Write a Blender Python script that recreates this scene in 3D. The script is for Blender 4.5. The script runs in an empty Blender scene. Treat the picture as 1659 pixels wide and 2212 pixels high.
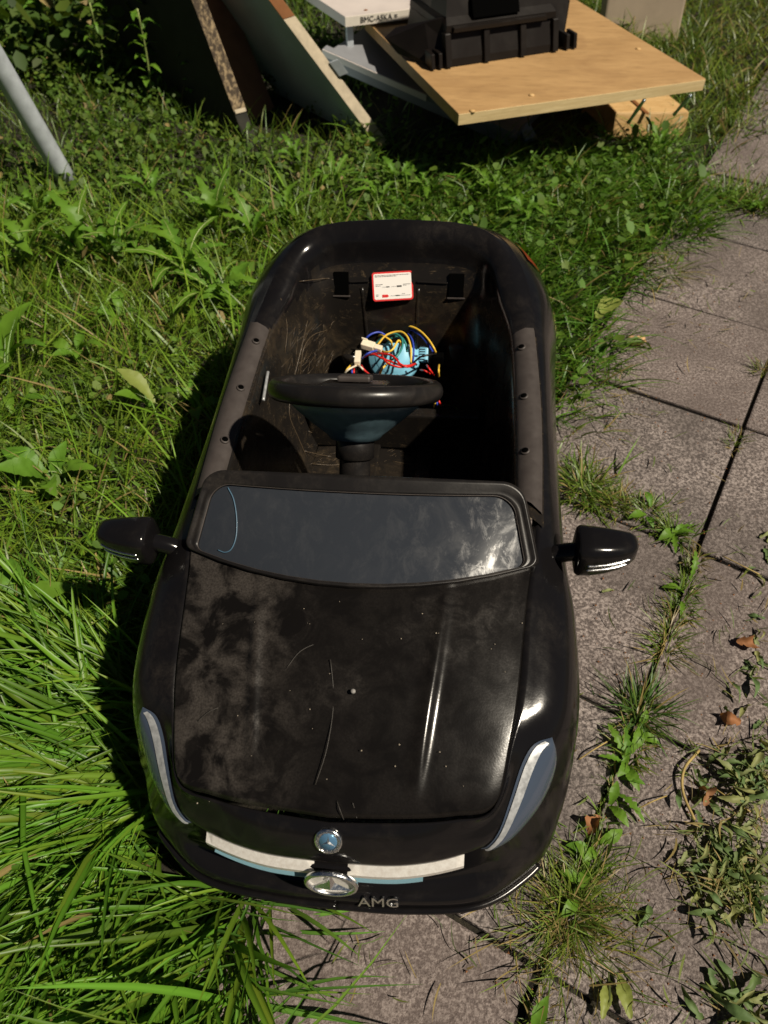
import bpy, bmesh, math, random
import numpy as np
from mathutils import Vector, Matrix
R = math.radians
rng = np.random.default_rng(7); random.seed(7)
scene = bpy.context.scene

# ------------------------------------------------------------------ camera, sky, sun, exposure
H_CAM, PITCH, VFOV = 1.10, R(50), R(70)
cam_d = bpy.data.cameras.new("camera"); cam = bpy.data.objects.new("camera", cam_d)
scene.collection.objects.link(cam); scene.camera = cam
cam.location = (0, 0, H_CAM); cam.rotation_euler = (R(90) - PITCH, 0, 0)
cam_d.sensor_fit = 'VERTICAL'; cam_d.sensor_height = 24; cam_d.lens = 12 / math.tan(VFOV / 2)
cam_d.clip_start = 0.02; cam_d.clip_end = 300
cam_d.dof.use_dof = True; cam_d.dof.focus_distance = 1.0; cam_d.dof.aperture_fstop = 4.0
SUN = Vector((.168, -.102, .272)).normalized()            # towards the light
world = bpy.data.worlds.new("World"); scene.world = world; world.use_nodes = True
wn = world.node_tree; sky = wn.nodes.new('ShaderNodeTexSky'); sky.sky_type = 'NISHITA'; sky.sun_disc = False
sky.sun_elevation = math.asin(SUN.z); sky.sun_rotation = math.atan2(SUN.x, SUN.y)
wn.links.new(sky.outputs[0], wn.nodes['Background'].inputs[0]); wn.nodes['Background'].inputs[1].default_value = 0.008
sun_d = bpy.data.lights.new("sun", 'SUN'); sun_o = bpy.data.objects.new("sun", sun_d); scene.collection.objects.link(sun_o)
sun_d.energy = 3.6; sun_d.angle = R(1.2); sun_d.color = (1, .90, .74)
sun_o.rotation_euler = SUN.to_track_quat('Z', 'Y').to_euler(); sun_o.location = (3, -2, 5)
scene.view_settings.view_transform = 'Standard'; scene.view_settings.look = 'None'
scene.view_settings.exposure = 0.62; scene.view_settings.gamma = 1
C = scene.collection

# ------------------------------------------------------------------ pixel helpers (photo at 1659 x 2211): direction only, height given
F, CX, CY = 1105.5 / math.tan(VFOV / 2), 829.5, 1105.5
def ray(x, y):
    a, b = (x - CX) / F, (CY - y) / F
    return Vector((a, math.cos(PITCH) + b * math.sin(PITCH), -math.sin(PITCH) + b * math.cos(PITCH)))
def atz(x, y, z=0.0):
    d = ray(x, y); t = (z - H_CAM) / d.z
    return Vector((0, 0, H_CAM)) + d * t
CAR_O, CAR_A = Vector((-.066, .2, 0)), R(5.0)
def P(x, y, z):                                           # -> car coordinates
    p = atz(x, y, z) - CAR_O; s, c = math.sin(CAR_A), math.cos(CAR_A)
    return Vector((p.x * c - p.y * s, p.x * s + p.y * c, z))
def Z6(x, y, z): return P((850 + x / 4.1475) / 1.2055, (680 + y / 4.1475) / 1.2055, z)

# ------------------------------------------------------------------ materials
def new_mat(name):
    m = bpy.data.materials.new(name); m.use_nodes = True
    nt = m.node_tree; b = nt.nodes['Principled BSDF']; return m, nt, b
def N(nt, t, **k):
    n = nt.nodes.new(t)
    for a, v in k.items(): setattr(n, a, v)
    return n
def noise(nt, scale, detail=4, rough=.55, co=None, dist=0, ):
    n = N(nt, 'ShaderNodeTexNoise'); n.inputs['Scale'].default_value = scale; n.inputs['Detail'].default_value = detail
    n.inputs['Roughness'].default_value = rough; n.inputs['Distortion'].default_value = dist
    if co is not None: nt.links.new(co, n.inputs['Vector'])
    return n.outputs['Fac']
def ramp(nt, fac, stops):
    r = N(nt, 'ShaderNodeValToRGB'); e = r.color_ramp.elements
    while len(e) < len(stops): e.new(.5)
    for q, (p, c) in zip(e, stops):
        q.position = p; q.color = (c, c, c, 1) if not isinstance(c, tuple) else (*c, 1)
    nt.links.new(fac, r.inputs[0]); return r.outputs[0]
def mixc(nt, fac, a, b, mode='MIX'):
    m = N(nt, 'ShaderNodeMix', data_type='RGBA', blend_type=mode)
    for i, v in ((0, fac), (6, a), (7, b)):
        if isinstance(v, bpy.types.NodeSocket): nt.links.new(v, m.inputs[i])
        else: m.inputs[i].default_value = v if i == 0 else (*v, 1)
    return m.outputs[2]
def math_n(nt, op, a, b=None):
    m = N(nt, 'ShaderNodeMath', operation=op)
    for i, v in enumerate((a, b)):
        if v is None: continue
        if isinstance(v, bpy.types.NodeSocket): nt.links.new(v, m.inputs[i])
        else: m.inputs[i].default_value = v
    return m.outputs[0]
def objco(nt, scale=None):
    o = N(nt, 'ShaderNodeTexCoord').outputs['Object']
    if scale:
        mp = N(nt, 'ShaderNodeMapping'); mp.inputs['Scale'].default_value = scale; nt.links.new(o, mp.inputs[0]); o = mp.outputs[0]
    return o
def geoco(nt): return N(nt, 'ShaderNodeNewGeometry').outputs['Position']
def bump(nt, b, h, strength=.3, dist=.002):
    n = N(nt, 'ShaderNodeBump'); n.inputs['Strength'].default_value = strength; n.inputs['Distance'].default_value = dist
    nt.links.new(h, n.inputs['Height']); nt.links.new(n.outputs[0], b.inputs['Normal'])
def plain(name, col, rough=.5, metal=0, spec=.5, var=0, vs=30):
    m, nt, b = new_mat(name)
    b.inputs['Base Color'].default_value = (*col, 1); b.inputs['Roughness'].default_value = rough; b.inputs['Metallic'].default_value = metal
    b.inputs['Specular IOR Level'].default_value = spec
    if var:
        co = objco(nt); f = noise(nt, vs, 5, .6, co)
        nt.links.new(mixc(nt, ramp(nt, f, [(.3, 0.), (.7, 1.)]), tuple(c * (1 - var) for c in col), tuple(min(1, c * (1 + var)) for c in col)), b.inputs['Base Color'])
        nt.links.new(ramp(nt, f, [(.2, max(.02, rough - .12)), (.8, min(1, rough + .15))]), b.inputs['Roughness'])
    return m

def black_plastic(name, base=(.010, .009, .009), dust=.5, rough=.32, brown=(.075, .062, .05), left=False, scratch=0., spec=.3):
    m, nt, b = new_mat(name); co = objco(nt)
    big = noise(nt, 9, 6, .62, co, .4); fine = noise(nt, 420, 2, .5, co); mid = noise(nt, 38, 5, .65, co, 1.2)
    d = math_n(nt, 'MULTIPLY', ramp(nt, big, [(.46, 0.), (.68, 1.)]), ramp(nt, mid, [(.38, .1), (.62, 1.)]))
    if left:                                             # dried mud splashes lie on the passenger side of the bonnet
        sx = N(nt, 'ShaderNodeSeparateXYZ'); nt.links.new(co, sx.inputs[0])
        g = ramp(nt, math_n(nt, 'ADD', math_n(nt, 'MULTIPLY', sx.outputs[0], -1.), .05), [(.08, .12), (.17, 1.)])
        holes = ramp(nt, noise(nt, 24, 5, .6, co, .5), [(.42, 0.), (.58, 1.)])
        d = math_n(nt, 'MAXIMUM', math_n(nt, 'MULTIPLY', d, .45), math_n(nt, 'MULTIPLY', math_n(nt, 'MULTIPLY', g, holes), .95))
    d = math_n(nt, 'MULTIPLY', d, ramp(nt, fine, [(.25, .35), (.7, 1.)]))
    d = math_n(nt, 'MULTIPLY', d, dust)
    if scratch:
        sc = noise(nt, 6, 6, .7, objco(nt, (1., 5., 7.)), 2.5)
        s = ramp(nt, sc, [(.485, 0.), (.5, 1.), (.515, 0.)])
        d = math_n(nt, 'MAXIMUM', d, math_n(nt, 'MULTIPLY', math_n(nt, 'MULTIPLY', s, ramp(nt, mid, [(.52, 0.), (.75, 1.)])), scratch))
    nt.links.new(mixc(nt, d, base, brown), b.inputs['Base Color'])
    r = math_n(nt, 'ADD', math_n(nt, 'MULTIPLY', d, .45), rough)
    nt.links.new(math_n(nt, 'ADD', r, math_n(nt, 'MULTIPLY', math_n(nt, 'SUBTRACT', big, .5), .25)), b.inputs['Roughness'])
    b.inputs['Specular IOR Level'].default_value = spec
    bump(nt, b, fine, .08, .0006)
    return m

M = {}
M['body'] = black_plastic('black_body_plastic', base=(.006, .0055, .006), dust=.22, rough=.15, spec=.36)
M['hood'] = black_plastic('black_hood_plastic', base=(.0055, .0048, .0045), dust=.72, rough=.19, left=True, spec=.24, brown=(.066, .057, .05))
M['tub'] = black_plastic('black_tub_plastic', base=(.011, .0095, .0085), dust=.22, rough=.24, brown=(.20, .14, .075), scratch=1., spec=.3)
M['panel'] = plain('matte_grey_brown_plastic', (.048, .040, .037), .5, 0, .4, .12, 60)
M['wsframe'] = black_plastic('black_frame_plastic', dust=.4, rough=.34)
M['wheelrim'] = black_plastic('black_rim_plastic', dust=.3, rough=.3)
M['boss'] = plain('cool_sheen_plastic', (.075, .125, .15), .38, 0, .6, .2, 80)  # cool bluish sheen on the wheel hub painted into black plastic
M['sheenchrome'] = plain('cool_sheen_chrome', (.20, .36, .44), .3, .4, .6)  # chrome tinted blue, the cool reflection is put into its colour
M['bluearc'] = plain('blue_arc', (.06, .12, .18), .4)  # dull blue of the thin arc on the glass
M['dark'] = plain('hole_shade_black_plastic', (.001, .001, .001), .9, 0, .02)  # near black: painted shade inside holes, also plain black motor and clamp
M['rubber'] = plain('tyre_plastic', (.012, .012, .012), .6, 0, .4, .2)
m, nt, b = new_mat('chrome'); b.inputs['Metallic'].default_value = 1; b.inputs['Base Color'].default_value = (.86, .87, .88, 1)
f_ = noise(nt, 240, 4, .6, objco(nt)); nt.links.new(ramp(nt, f_, [(.3, .12), (.7, .34)]), b.inputs['Roughness']); M['chrome'] = m
m, nt, b = new_mat('silver_bar'); f_ = noise(nt, 200, 4, .7, objco(nt))
nt.links.new(ramp(nt, f_, [(.3, (.62, .58, .53)), (.7, (.80, .78, .74))]), b.inputs['Base Color']); b.inputs['Metallic'].default_value = .35; b.inputs['Roughness'].default_value = .36; M['bar'] = m
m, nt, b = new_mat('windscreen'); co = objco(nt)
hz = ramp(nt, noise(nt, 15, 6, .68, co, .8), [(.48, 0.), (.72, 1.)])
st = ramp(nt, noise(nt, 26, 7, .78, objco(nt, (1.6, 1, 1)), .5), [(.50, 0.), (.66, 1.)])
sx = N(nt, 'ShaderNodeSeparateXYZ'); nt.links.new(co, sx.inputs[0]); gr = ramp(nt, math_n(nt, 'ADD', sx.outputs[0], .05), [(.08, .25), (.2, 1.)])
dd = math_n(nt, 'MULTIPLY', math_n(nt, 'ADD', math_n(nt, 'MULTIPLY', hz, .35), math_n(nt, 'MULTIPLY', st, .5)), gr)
nt.links.new(mixc(nt, dd, (.026, .030, .038), (.085, .086, .09)), b.inputs['Base Color'])  # slate-blue base has the sky's reflection painted in, second tone is dust
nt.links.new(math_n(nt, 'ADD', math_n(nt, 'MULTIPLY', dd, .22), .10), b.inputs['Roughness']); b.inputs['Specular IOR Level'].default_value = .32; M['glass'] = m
m, nt, b = new_mat('headlight_lens'); b.inputs['Base Color'].default_value = (.045, .06, .09, 1); b.inputs['Roughness'].default_value = .16; b.inputs['Coat Weight'].default_value = .6; M['lens'] = m
M['lens_strip'] = plain('headlight_strip', (.34, .35, .36), .35, .3, .5, .25, 160)
M['tail'] = plain('red_lens', (.20, .012, .01), .2)
M['blue'] = plain('light_blue_plastic', (.20, .50, .68), .45, 0, .4, .08, 60)
M['blue_dark'] = plain('blue_slot_shade', (.015, .05, .08), .7)  # darker copy of the gearbox blue, slot shade put into the colour
M['cream'] = plain('cream_connector', (.72, .64, .50), .45, 0, .5, .08, 90)
for n_, c_ in (('yellow', (.78, .50, .06)), ('blueW', (.03, .06, .42)), ('red', (.62, .02, .015)), ('teal', (.03, .22, .20)), ('whiteW', (.7, .62, .48)), ('blackW', (.01, .01, .01))):
    M['wire_' + n_] = plain('wire_' + n_, c_, .4)
M['white'] = plain('white_paper', (.80, .77, .74), .5); M['redprint'] = plain('red_print', (.62, .02, .02), .5); M['blackprint'] = plain('black_print', (.03, .03, .03), .6)

# slabs
m, nt, b = new_mat('concrete_slab'); g = geoco(nt)
sp = noise(nt, 190, 3, .7, g); sp2 = noise(nt, 420, 2, .6, g); bg = noise(nt, 4.5, 5, .6, g, .5); oi = N(nt, 'ShaderNodeObjectInfo').outputs['Random']
c1 = ramp(nt, sp, [(.37, (.030, .024, .023)), (.47, (.085, .069, .064)), (.54, (.21, .178, .165)), (.64, (.36, .31, .29))])
c1 = mixc(nt, ramp(nt, sp2, [(.35, 0.), (.65, .3)]), c1, (.30, .262, .245))
c2 = mixc(nt, ramp(nt, bg, [(.40, .62), (.60, 0.)]), c1, (.075, .063, .058))
c2 = mixc(nt, ramp(nt, oi, [(0., .0), (1., .22)]), c2, (.20, .145, .13))
nt.links.new(c2, b.inputs['Base Color']); b.inputs['Roughness'].default_value = .9; b.inputs['Specular IOR Level'].default_value = .25
bump(nt, b, math_n(nt, 'ADD', sp, math_n(nt, 'MULTIPLY', sp2, .5)), .7, .003); M['slab'] = m
m, nt, b = new_mat('soil'); g = geoco(nt)
nt.links.new(ramp(nt, noise(nt, 60, 6, .7, g), [(.3, (.006, .005, .003)), (.7, (.032, .026, .015))]), b.inputs['Base Color']); b.inputs['Roughness'].default_value = 1
bump(nt, b, noise(nt, 90, 5, .7, g), 1, .01); M['soil'] = m

def leaf_mat(name, trans=.35, rough=.42, var=.3, attr=True, col=(.08, .16, .03)):
    m, nt, b = new_mat(name)
    if attr:
        a = N(nt, 'ShaderNodeAttribute', attribute_name='col').outputs['Color']
    else:
        oi = N(nt, 'ShaderNodeObjectInfo').outputs['Random']
        f = noise(nt, 55, 4, .6, objco(nt))
        a = mixc(nt, f, tuple(c * (1 - var) for c in col), tuple(c * (1 + var) for c in col))
        a = mixc(nt, math_n(nt, 'MULTIPLY', oi, .45), a, (col[0] * 1.5, col[1] * 1.12, col[2] * .8))
    nt.links.new(a, b.inputs['Base Color']); b.inputs['Roughness'].default_value = rough; b.inputs['Specular IOR Level'].default_value = .35
    t = N(nt, 'ShaderNodeBsdfTranslucent'); ta = mixc(nt, 1., a, (1.25, 1.25, .6), 'MULTIPLY'); nt.links.new(ta, t.inputs[0])
    mx = N(nt, 'ShaderNodeMixShader'); mx.inputs[0].default_value = trans
    nt.links.new(b.outputs[0], mx.inputs[1]); nt.links.new(t.outputs[0], mx.inputs[2]); nt.links.new(mx.outputs[0], nt.nodes['Material Output'].inputs[0])
    return m
M['grass'] = leaf_mat('grass_blade', .28, .40)
M['clover'] = leaf_mat('creeping_leaf', .3, .6)
M['weed'] = leaf_mat('weed_leaf', .3, .5, attr=False, col=(.10, .225, .022))
M['weed_light'] = leaf_mat('pale_leaf', .3, .5, attr=False, col=(.20, .27, .07))
M['wilt'] = leaf_mat('wilted_leaf', .2, .6, attr=False, col=(.095, .16, .055))
M['wilt_pale'] = leaf_mat('wilted_pale_leaf', .2, .6, attr=False, col=(.19, .225, .09))
M['dry'] = leaf_mat('dry_brown_leaf', .15, .7, attr=False, col=(.24, .12, .055))
M['straw'] = plain('straw', (.34, .25, .09), .6, 0, .3, .2, 40)
M['rib'] = plain('leaf_rib', (.26, .32, .10), .5)

def wood(name, c0, c1, sc=(3, 26, 26), rough=.6, stain=None):
    m, nt, b = new_mat(name); co = objco(nt, sc)
    w = noise(nt, 1.6, 6, .65, co, .8); fi = noise(nt, 9, 3, .6, co); a = ramp(nt, w, [(.3, c0), (.7, c1)])
    a = mixc(nt, ramp(nt, fi, [(.5, 0.), (.72, .35)]), a, tuple(c * .55 for c in c0))
    if stain: a = mixc(nt, ramp(nt, noise(nt, 5, 5, .6, objco(nt), .6), [(.50, 0.), (.66, .5)]), a, stain)
    nt.links.new(a, b.inputs['Base Color']); b.inputs['Roughness'].default_value = rough; bump(nt, b, w, .15, .002)
    return m
M['ply'] = wood('plywood_face', (.34, .20, .082), (.46, .285, .125), (2.2, 9, 9), .55, (.26, .145, .06))
M['plyedge'] = wood('plywood_edge', (.52, .39, .19), (.68, .54, .30), (4, 4, 60))
M['pine'] = wood('pine_block', (.42, .25, .09), (.60, .40, .18), (5, 40, 40))
M['brownboard'] = plain('brown_hardboard', (.24, .12, .07), .65, 0, .3, .2, 12)
m, nt, b = new_mat('worn_board_edge'); co = objco(nt)
nt.links.new(mixc(nt, ramp(nt, noise(nt, 85, 6, .7, objco(nt, (1, 1, .45)), .2), [(.47, 0.), (.62, 1.)]), (.05, .034, .02), (.34, .25, .14)), b.inputs['Base Color']); b.inputs['Roughness'].default_value = .8; M['wornedge'] = m
M['darkboard'] = plain('dark_weathered_board', (.028, .027, .020), .7, 0, .3, .45, 14)
M['teal'] = plain('grey_blue_laminate', (.48, .62, .66), .5, 0, .4, .12, 5)
M['edgeband'] = plain('pale_wood_edge', (.52, .44, .32), .6, 0, .3, .2, 30)
M['veneer'] = plain('brown_veneer', (.22, .09, .03), .55, 0, .3, .2, 20)
M['whiteboard'] = plain('white_melamine', (.56, .50, .47), .45, 0, .4, .08, 6)
M['whiteedge'] = plain('white_edge', (.66, .61, .53), .5, 0, .4, .06, 20)
M['greyboard'] = plain('grey_melamine', (.20, .205, .22), .5, 0, .4, .1, 8)
M['blueboard'] = plain('pale_blue_board', (.24, .35, .46), .5, 0, .4, .1, 10)
M['creamboard'] = plain('cream_board', (.55, .44, .33), .55, 0, .4, .1, 8)
M['tray'] = black_plastic('black_brown_tray', base=(.008, .006, .005), dust=.2, rough=.4, brown=(.04, .03, .02), spec=.25)
M['steel'] = plain('galvanised_steel', (.46, .50, .54), .38, .15, .6, .15, 30)
M['screw'] = plain('zinc_screw', (.45, .55, .62), .3, .9)
M['stone'] = plain('tan_stone', (.50, .30, .15), .8, 0, .3, .25, 60)

# ------------------------------------------------------------------ mesh helpers
def link(name, me, mat=None, parent=None):
    o = bpy.data.objects.new(name, me); C.objects.link(o)
    if mat is not None and me is not None: me.materials.append(M[mat] if isinstance(mat, str) else mat)
    if parent: o.parent = parent
    return o
def pyd(name, v, f, mat=None, parent=None, smooth=True):
    me = bpy.data.meshes.new(name); me.from_pydata([tuple(q) for q in v], [], f); me.validate()
    bm = bmesh.new(); bm.from_mesh(me); bmesh.ops.recalc_face_normals(bm, faces=bm.faces); bm.to_mesh(me); bm.free()
    if smooth: me.polygons.foreach_set('use_smooth', [True] * len(me.polygons))
    return link(name, me, mat, parent)
def tag(o, label, cat, group=None, kind=None):
    o['label'] = label; o['category'] = cat
    if group: o['group'] = group
    if kind: o['kind'] = kind
    return o
def empty(name, loc=(0, 0, 0), rz=0):
    o = bpy.data.objects.new(name, None); C.objects.link(o); o.location = loc; o.rotation_euler = (0, 0, rz); o.empty_display_size = .1
    return o
def hexa_bm(O, a, b, c, bev=0, seg=2):
    O, a, b, c = map(Vector, (O, a, b, c)); bm = bmesh.new()
    vs = [bm.verts.new(O + a * i + b * j + c * k) for k in (0, 1) for j in (0, 1) for i in (0, 1)]
    for q in ((0, 2, 3, 1), (4, 5, 7, 6), (0, 1, 5, 4), (2, 6, 7, 3), (0, 4, 6, 2), (1, 3, 7, 5)): bm.faces.new([vs[i] for i in q])
    bmesh.ops.recalc_face_normals(bm, faces=bm.faces)
    if bev: bmesh.ops.bevel(bm, geom=list(bm.edges), offset=bev, segments=seg, affect='EDGES', profile=.6)
    return bm
def hexa(name, O, a, b, c, mat, parent=None, bev=.002, origin=None):
    bm = hexa_bm(O, a, b, c, bev)
    me = bpy.data.meshes.new(name)
    if origin is not None: bmesh.ops.translate(bm, verts=bm.verts, vec=-Vector(origin))
    bm.to_mesh(me); bm.free(); o = link(name, me, mat, parent)
    if origin is not None: o.location = origin
    return o
def box(name, c, s, mat, parent=None, bev=.002):
    c, s = Vector(c), Vector(s)
    return hexa(name, c - s / 2, (s.x, 0, 0), (0, s.y, 0), (0, 0, s.z), mat, parent, bev)
def catmull(pts, n, closed=False):
    pts = [Vector(p) for p in pts]; out = []; L = len(pts)
    def g(i): return pts[i % L] if closed else (pts[i] if 0 <= i < L else (2 * pts[0] - pts[1] if i < 0 else 2 * pts[-1] - pts[-2]))
    for i in range(L if closed else L - 1):
        p0, p1, p2, p3 = g(i - 1), g(i), g(i + 1), g(i + 2)
        for k in range(n):
            t = k / n
            out.append(.5 * ((2 * p1) + (p2 - p0) * t + (2 * p0 - 5 * p1 + 4 * p2 - p3) * t * t + (3 * p1 - p0 - 3 * p2 + p3) * t ** 3))
    if not closed: out.append(pts[-1].copy())
    return out
def tube_vf(path, rad, sides=8, cap=True, radf=None):
    V, Fc = [], []; up = Vector((0, 0, 1)); n = len(path)
    prev = None
    for i, p in enumerate(path):
        t = (path[min(i + 1, n - 1)] - path[max(i - 1, 0)]).normalized()
        if prev is None:
            a = t.cross(up); a = a.normalized() if a.length > .01 else Vector((1, 0, 0))
        else:
            a = (prev - t * prev.dot(t)).normalized()
        prev = a; b2 = t.cross(a); r = rad * (radf(i / (n - 1)) if radf else 1)
        for k in range(sides):
            w = 2 * math.pi * k / sides; V.append(p + (a * math.cos(w) + b2 * math.sin(w)) * r)
    for i in range(n - 1):
        for k in range(sides):
            Fc.append((i * sides + k, i * sides + (k + 1) % sides, (i + 1) * sides + (k + 1) % sides, (i + 1) * sides + k))
    if cap: Fc.append(tuple(range(sides))[::-1]); Fc.append(tuple(range((n - 1) * sides, n * sides)))
    return V, Fc
def tube(name, pts, rad, mat, parent=None, n=6, sides=8, radf=None):
    V, Fc = tube_vf(catmull(pts, n) if len(pts) > 2 else [Vector(p) for p in pts], rad, sides, True, radf)
    return pyd(name, V, Fc, mat, parent)
def lathe_vf(prof, axis, org, sides=32, xref=None):
    axis = Vector(axis).normalized(); a = axis.orthogonal().normalized(); b2 = axis.cross(a); V, Fc = [], []
    for r, h in prof:
        for k in range(sides):
            w = 2 * math.pi * k / sides; V.append(Vector(org) + axis * h + (a * math.cos(w) + b2 * math.sin(w)) * r)
    for i in range(len(prof) - 1):
        for k in range(sides): Fc.append((i * sides + k, i * sides + (k + 1) % sides, (i + 1) * sides + (k + 1) % sides, (i + 1) * sides + k))
    if prof[0][0] > 0: Fc.append(tuple(range(sides))[::-1])
    if prof[-1][0] > 0: Fc.append(tuple(range((len(prof) - 1) * sides, len(prof) * sides)))
    return V, Fc
def lathe(name, prof, axis, org, mat, parent=None, sides=32):
    V, Fc = lathe_vf(prof, axis, org, sides); return pyd(name, V, Fc, mat, parent)
def grid_f(nr, nc, close=False, off=0):
    f = []
    for i in range(nr - 1):
        for j in range(nc - 1 + (1 if close else 0)):
            j2 = (j + 1) % nc; f.append((off + i * nc + j, off + i * nc + j2, off + (i + 1) * nc + j2, off + (i + 1) * nc + j))
    return f
def text_mesh(name, body, size, mat, parent, Mx, ext=.0004):
    cu = bpy.data.curves.new(name, 'FONT'); cu.body = body; cu.size = size; cu.extrude = ext; cu.align_x = 'CENTER'; cu.align_y = 'CENTER'; cu.resolution_u = 3
    t = bpy.data.objects.new('tmp', cu); C.objects.link(t); dg = bpy.context.evaluated_depsgraph_get()
    me = bpy.data.meshes.new_from_object(t.evaluated_get(dg)); bpy.data.objects.remove(t); bpy.data.curves.remove(cu)
    me.name = name; me.transform(Mx); me.materials.clear()
    return link(name, me, mat, parent)
def frame_M(o, x, y):
    x = Vector(x).normalized(); y = Vector(y); z = x.cross(y).normalized(); y = z.cross(x)
    m4 = Matrix((x, y, z)).transposed().to_4x4(); m4.translation = Vector(o); return m4

# ------------------------------------------------------------------ ground, patio
me_s = 40
o = pyd('ground', [(-me_s, -me_s, -.035), (me_s, -me_s, -.035), (me_s, me_s, -.035), (-me_s, me_s, -.035)], [(0, 1, 2, 3)], 'soil', smooth=False); o['kind'] = 'structure'; o['label'] = 'dark soil under the lawn and paving'; o['category'] = 'ground'
E1 = Vector((math.sin(R(30)), math.cos(R(30)), 0)); E2 = Vector((math.cos(R(30)), -math.sin(R(30)), 0)); J0 = Vector((.588, .827, 0)); PS = .388
patio = hexa('patio', J0 + E2 * (-PS) - E1 * PS * 6 + Vector((0, 0, -.034)), E2 * PS * 4, E1 * PS * 14, (0, 0, .024), 'soil', None, 0)
patio['kind'] = 'structure'; patio['label'] = 'bed of sand and soil under the paving slabs'; patio['category'] = 'patio'
bm = hexa_bm((-PS / 2 + .004, -PS / 2 + .004, -.03), (PS - .008, 0, 0), (0, PS - .008, 0), (0, 0, .03), .004, 2)
slab_me = bpy.data.meshes.new('paving_slab'); bm.to_mesh(slab_me); bm.free(); slab_me.materials.append(M['slab'])
for ci in range(-1, 3):
    for ri in range(-6, 8):
        c = J0 + E2 * PS * (ci + .5) + E1 * PS * (ri + .5)
        s = bpy.data.objects.new('paving_slab', slab_me); C.objects.link(s); s.parent = patio
        s.location = (c.x, c.y, rng.uniform(-.004, .002)); s.rotation_euler = (rng.normal(0, .005), rng.normal(0, .005), R(-30) + rng.normal(0, .006))
def on_patio(x, y, m=0.0):
    d = Vector((x - J0.x, y - J0.y, 0)); return d.dot(E2) > -PS + m

# ------------------------------------------------------------------ the ride-on car
car = empty('ride_on_car', CAR_O, -CAR_A)
tag(car, 'black plastic toy ride-on car with its seat removed', 'toy car')
# plan outline rows, front centre -> round the side -> rear centre: (half width, distance from nose, height)
ROWS = [
 [(0, .030, .075), (.08, .032, .074), (.16, .042, .070), (.212, .066, .066), (.25, .105, .066), (.272, .17, .07), (.276, .30, .07), (.276, .42, .07), (.276, .62, .07), (.278, .82, .07), (.28, .95, .07), (.245, 1.06, .08), (.15, 1.09, .08), (0, 1.095, .08)],
 [(0, .010, .092), (.08, .012, .092), (.165, .024, .088), (.226, .054, .085), (.268, .10, .085), (.289, .18, .09), (.292, .30, .09), (.286, .42, .09), (.284, .62, .09), (.290, .82, .09), (.296, .95, .10), (.262, 1.08, .11), (.16, 1.115, .11), (0, 1.12, .11)],
 [(0, .012, .118), (.08, .014, .118), (.165, .026, .116), (.226, .056, .118), (.269, .10, .125), (.292, .18, .13), (.296, .30, .14), (.287, .42, .14), (.285, .62, .14), (.292, .82, .14), (.298, .95, .16), (.264, 1.085, .16), (.16, 1.12, .16), (0, 1.125, .16)],
 [(0, .034, .128), (.08, .036, .128), (.155, .050, .130), (.218, .070, .150), (.262, .115, .165), (.294, .19, .18), (.298, .31, .19), (.288, .42, .20), (.286, .62, .20), (.293, .82, .20), (.299, .95, .21), (.265, 1.085, .21), (.16, 1.125, .21), (0, 1.13, .21)],
 [(0, .036, .185), (.08, .039, .185), (.150, .056, .188), (.206, .078, .196), (.256, .130, .212), (.291, .20, .235), (.296, .32, .255), (.286, .42, .265), (.285, .62, .268), (.292, .82, .27), (.297, .95, .275), (.262, 1.082, .275), (.16, 1.125, .275), (0, 1.13, .275)],
 [(0, .026, .212), (.08, .030, .212), (.145, .046, .214), (.190, .072, .226), (.240, .138, .252), (.274, .20, .275), (.281, .32, .298), (.275, .42, .308), (.274, .62, .314), (.278, .82, .322), (.28, .95, .335), (.245, 1.065, .340), (.152, 1.11, .345), (0, 1.117, .35)],
 [(0, .040, .246), (.08, .046, .245), (.138, .060, .244), (.182, .084, .248), (.221, .150, .276), (.250, .205, .296), (.256, .32, .318), (.260, .42, .328), (.262, .62, .338), (.262, .82, .350), (.252, .95, .372), (.212, 1.045, .388), (.138, 1.08, .398), (0, 1.088, .403)],
 [(0, .054, .262), (.08, .060, .261), (.138, .069, .259), (.182, .084, .262), (.198, .150, .288), (.214, .21, .306), (.224, .32, .331), (.238, .42, .343), (.244, .62, .352), (.238, .82, .366), (.220, .935, .396), (.180, 1.0, .420), (.118, 1.022, .432), (0, 1.03, .436)],
]
n_c = 8
def dense(row):
    return catmull([(p[0] * (.968 if p[0] > .2 else 1), p[1], p[2]) for p in row], n_c)
rows_d = [dense(r) for r in ROWS]; npt = len(rows_d[0])
def arch(p, k):                                           # raise the sill over the wheels
    z = p.z
    for vc in (.235, .86):
        w = max(0, 1 - ((p.y - vc) / .105) ** 2)
        if abs(p.x) > .2: z = max(z, z + (.115, .10, .07, .02)[k] * math.sqrt(w)) if k < 4 else z
    return Vector((p.x, p.y, z))
for k in range(4): rows_d[k] = [arch(p, k) for p in rows_d[k]]
def surf(i, s):                                           # point on the outer skin: i = position along outline (0..13), s = row (0..7)
    j = i * n_c; j0 = int(j); t = j - j0; j1 = min(j0 + 1, npt - 1)
    col = [rows_d[k][j0].lerp(rows_d[k][j1], t) for k in range(len(ROWS))]
    k0 = min(int(s), len(col) - 2); return catmull(col[max(0, k0 - 1):k0 + 3], 20)[int(round((s - k0 + (1 if k0 > 0 else 0)) * 20))]
cols = [catmull([rows_d[k][j] for k in range(len(ROWS))], 5) for j in range(npt)]
nr = len(cols[0]); ring = cols + [[Vector((-p.x, p.y, p.z)) for p in c_] for c_ in cols[-2:0:-1]]
V = [ring[j][i] for i in range(nr) for j in range(len(ring))]
V_lip = [Vector((p[nr - 1].x * .97, p[nr - 1].y if p[nr - 1].y > .3 else p[nr - 1].y + .004, p[nr - 1].z - .012)) for p in ring]
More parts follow.
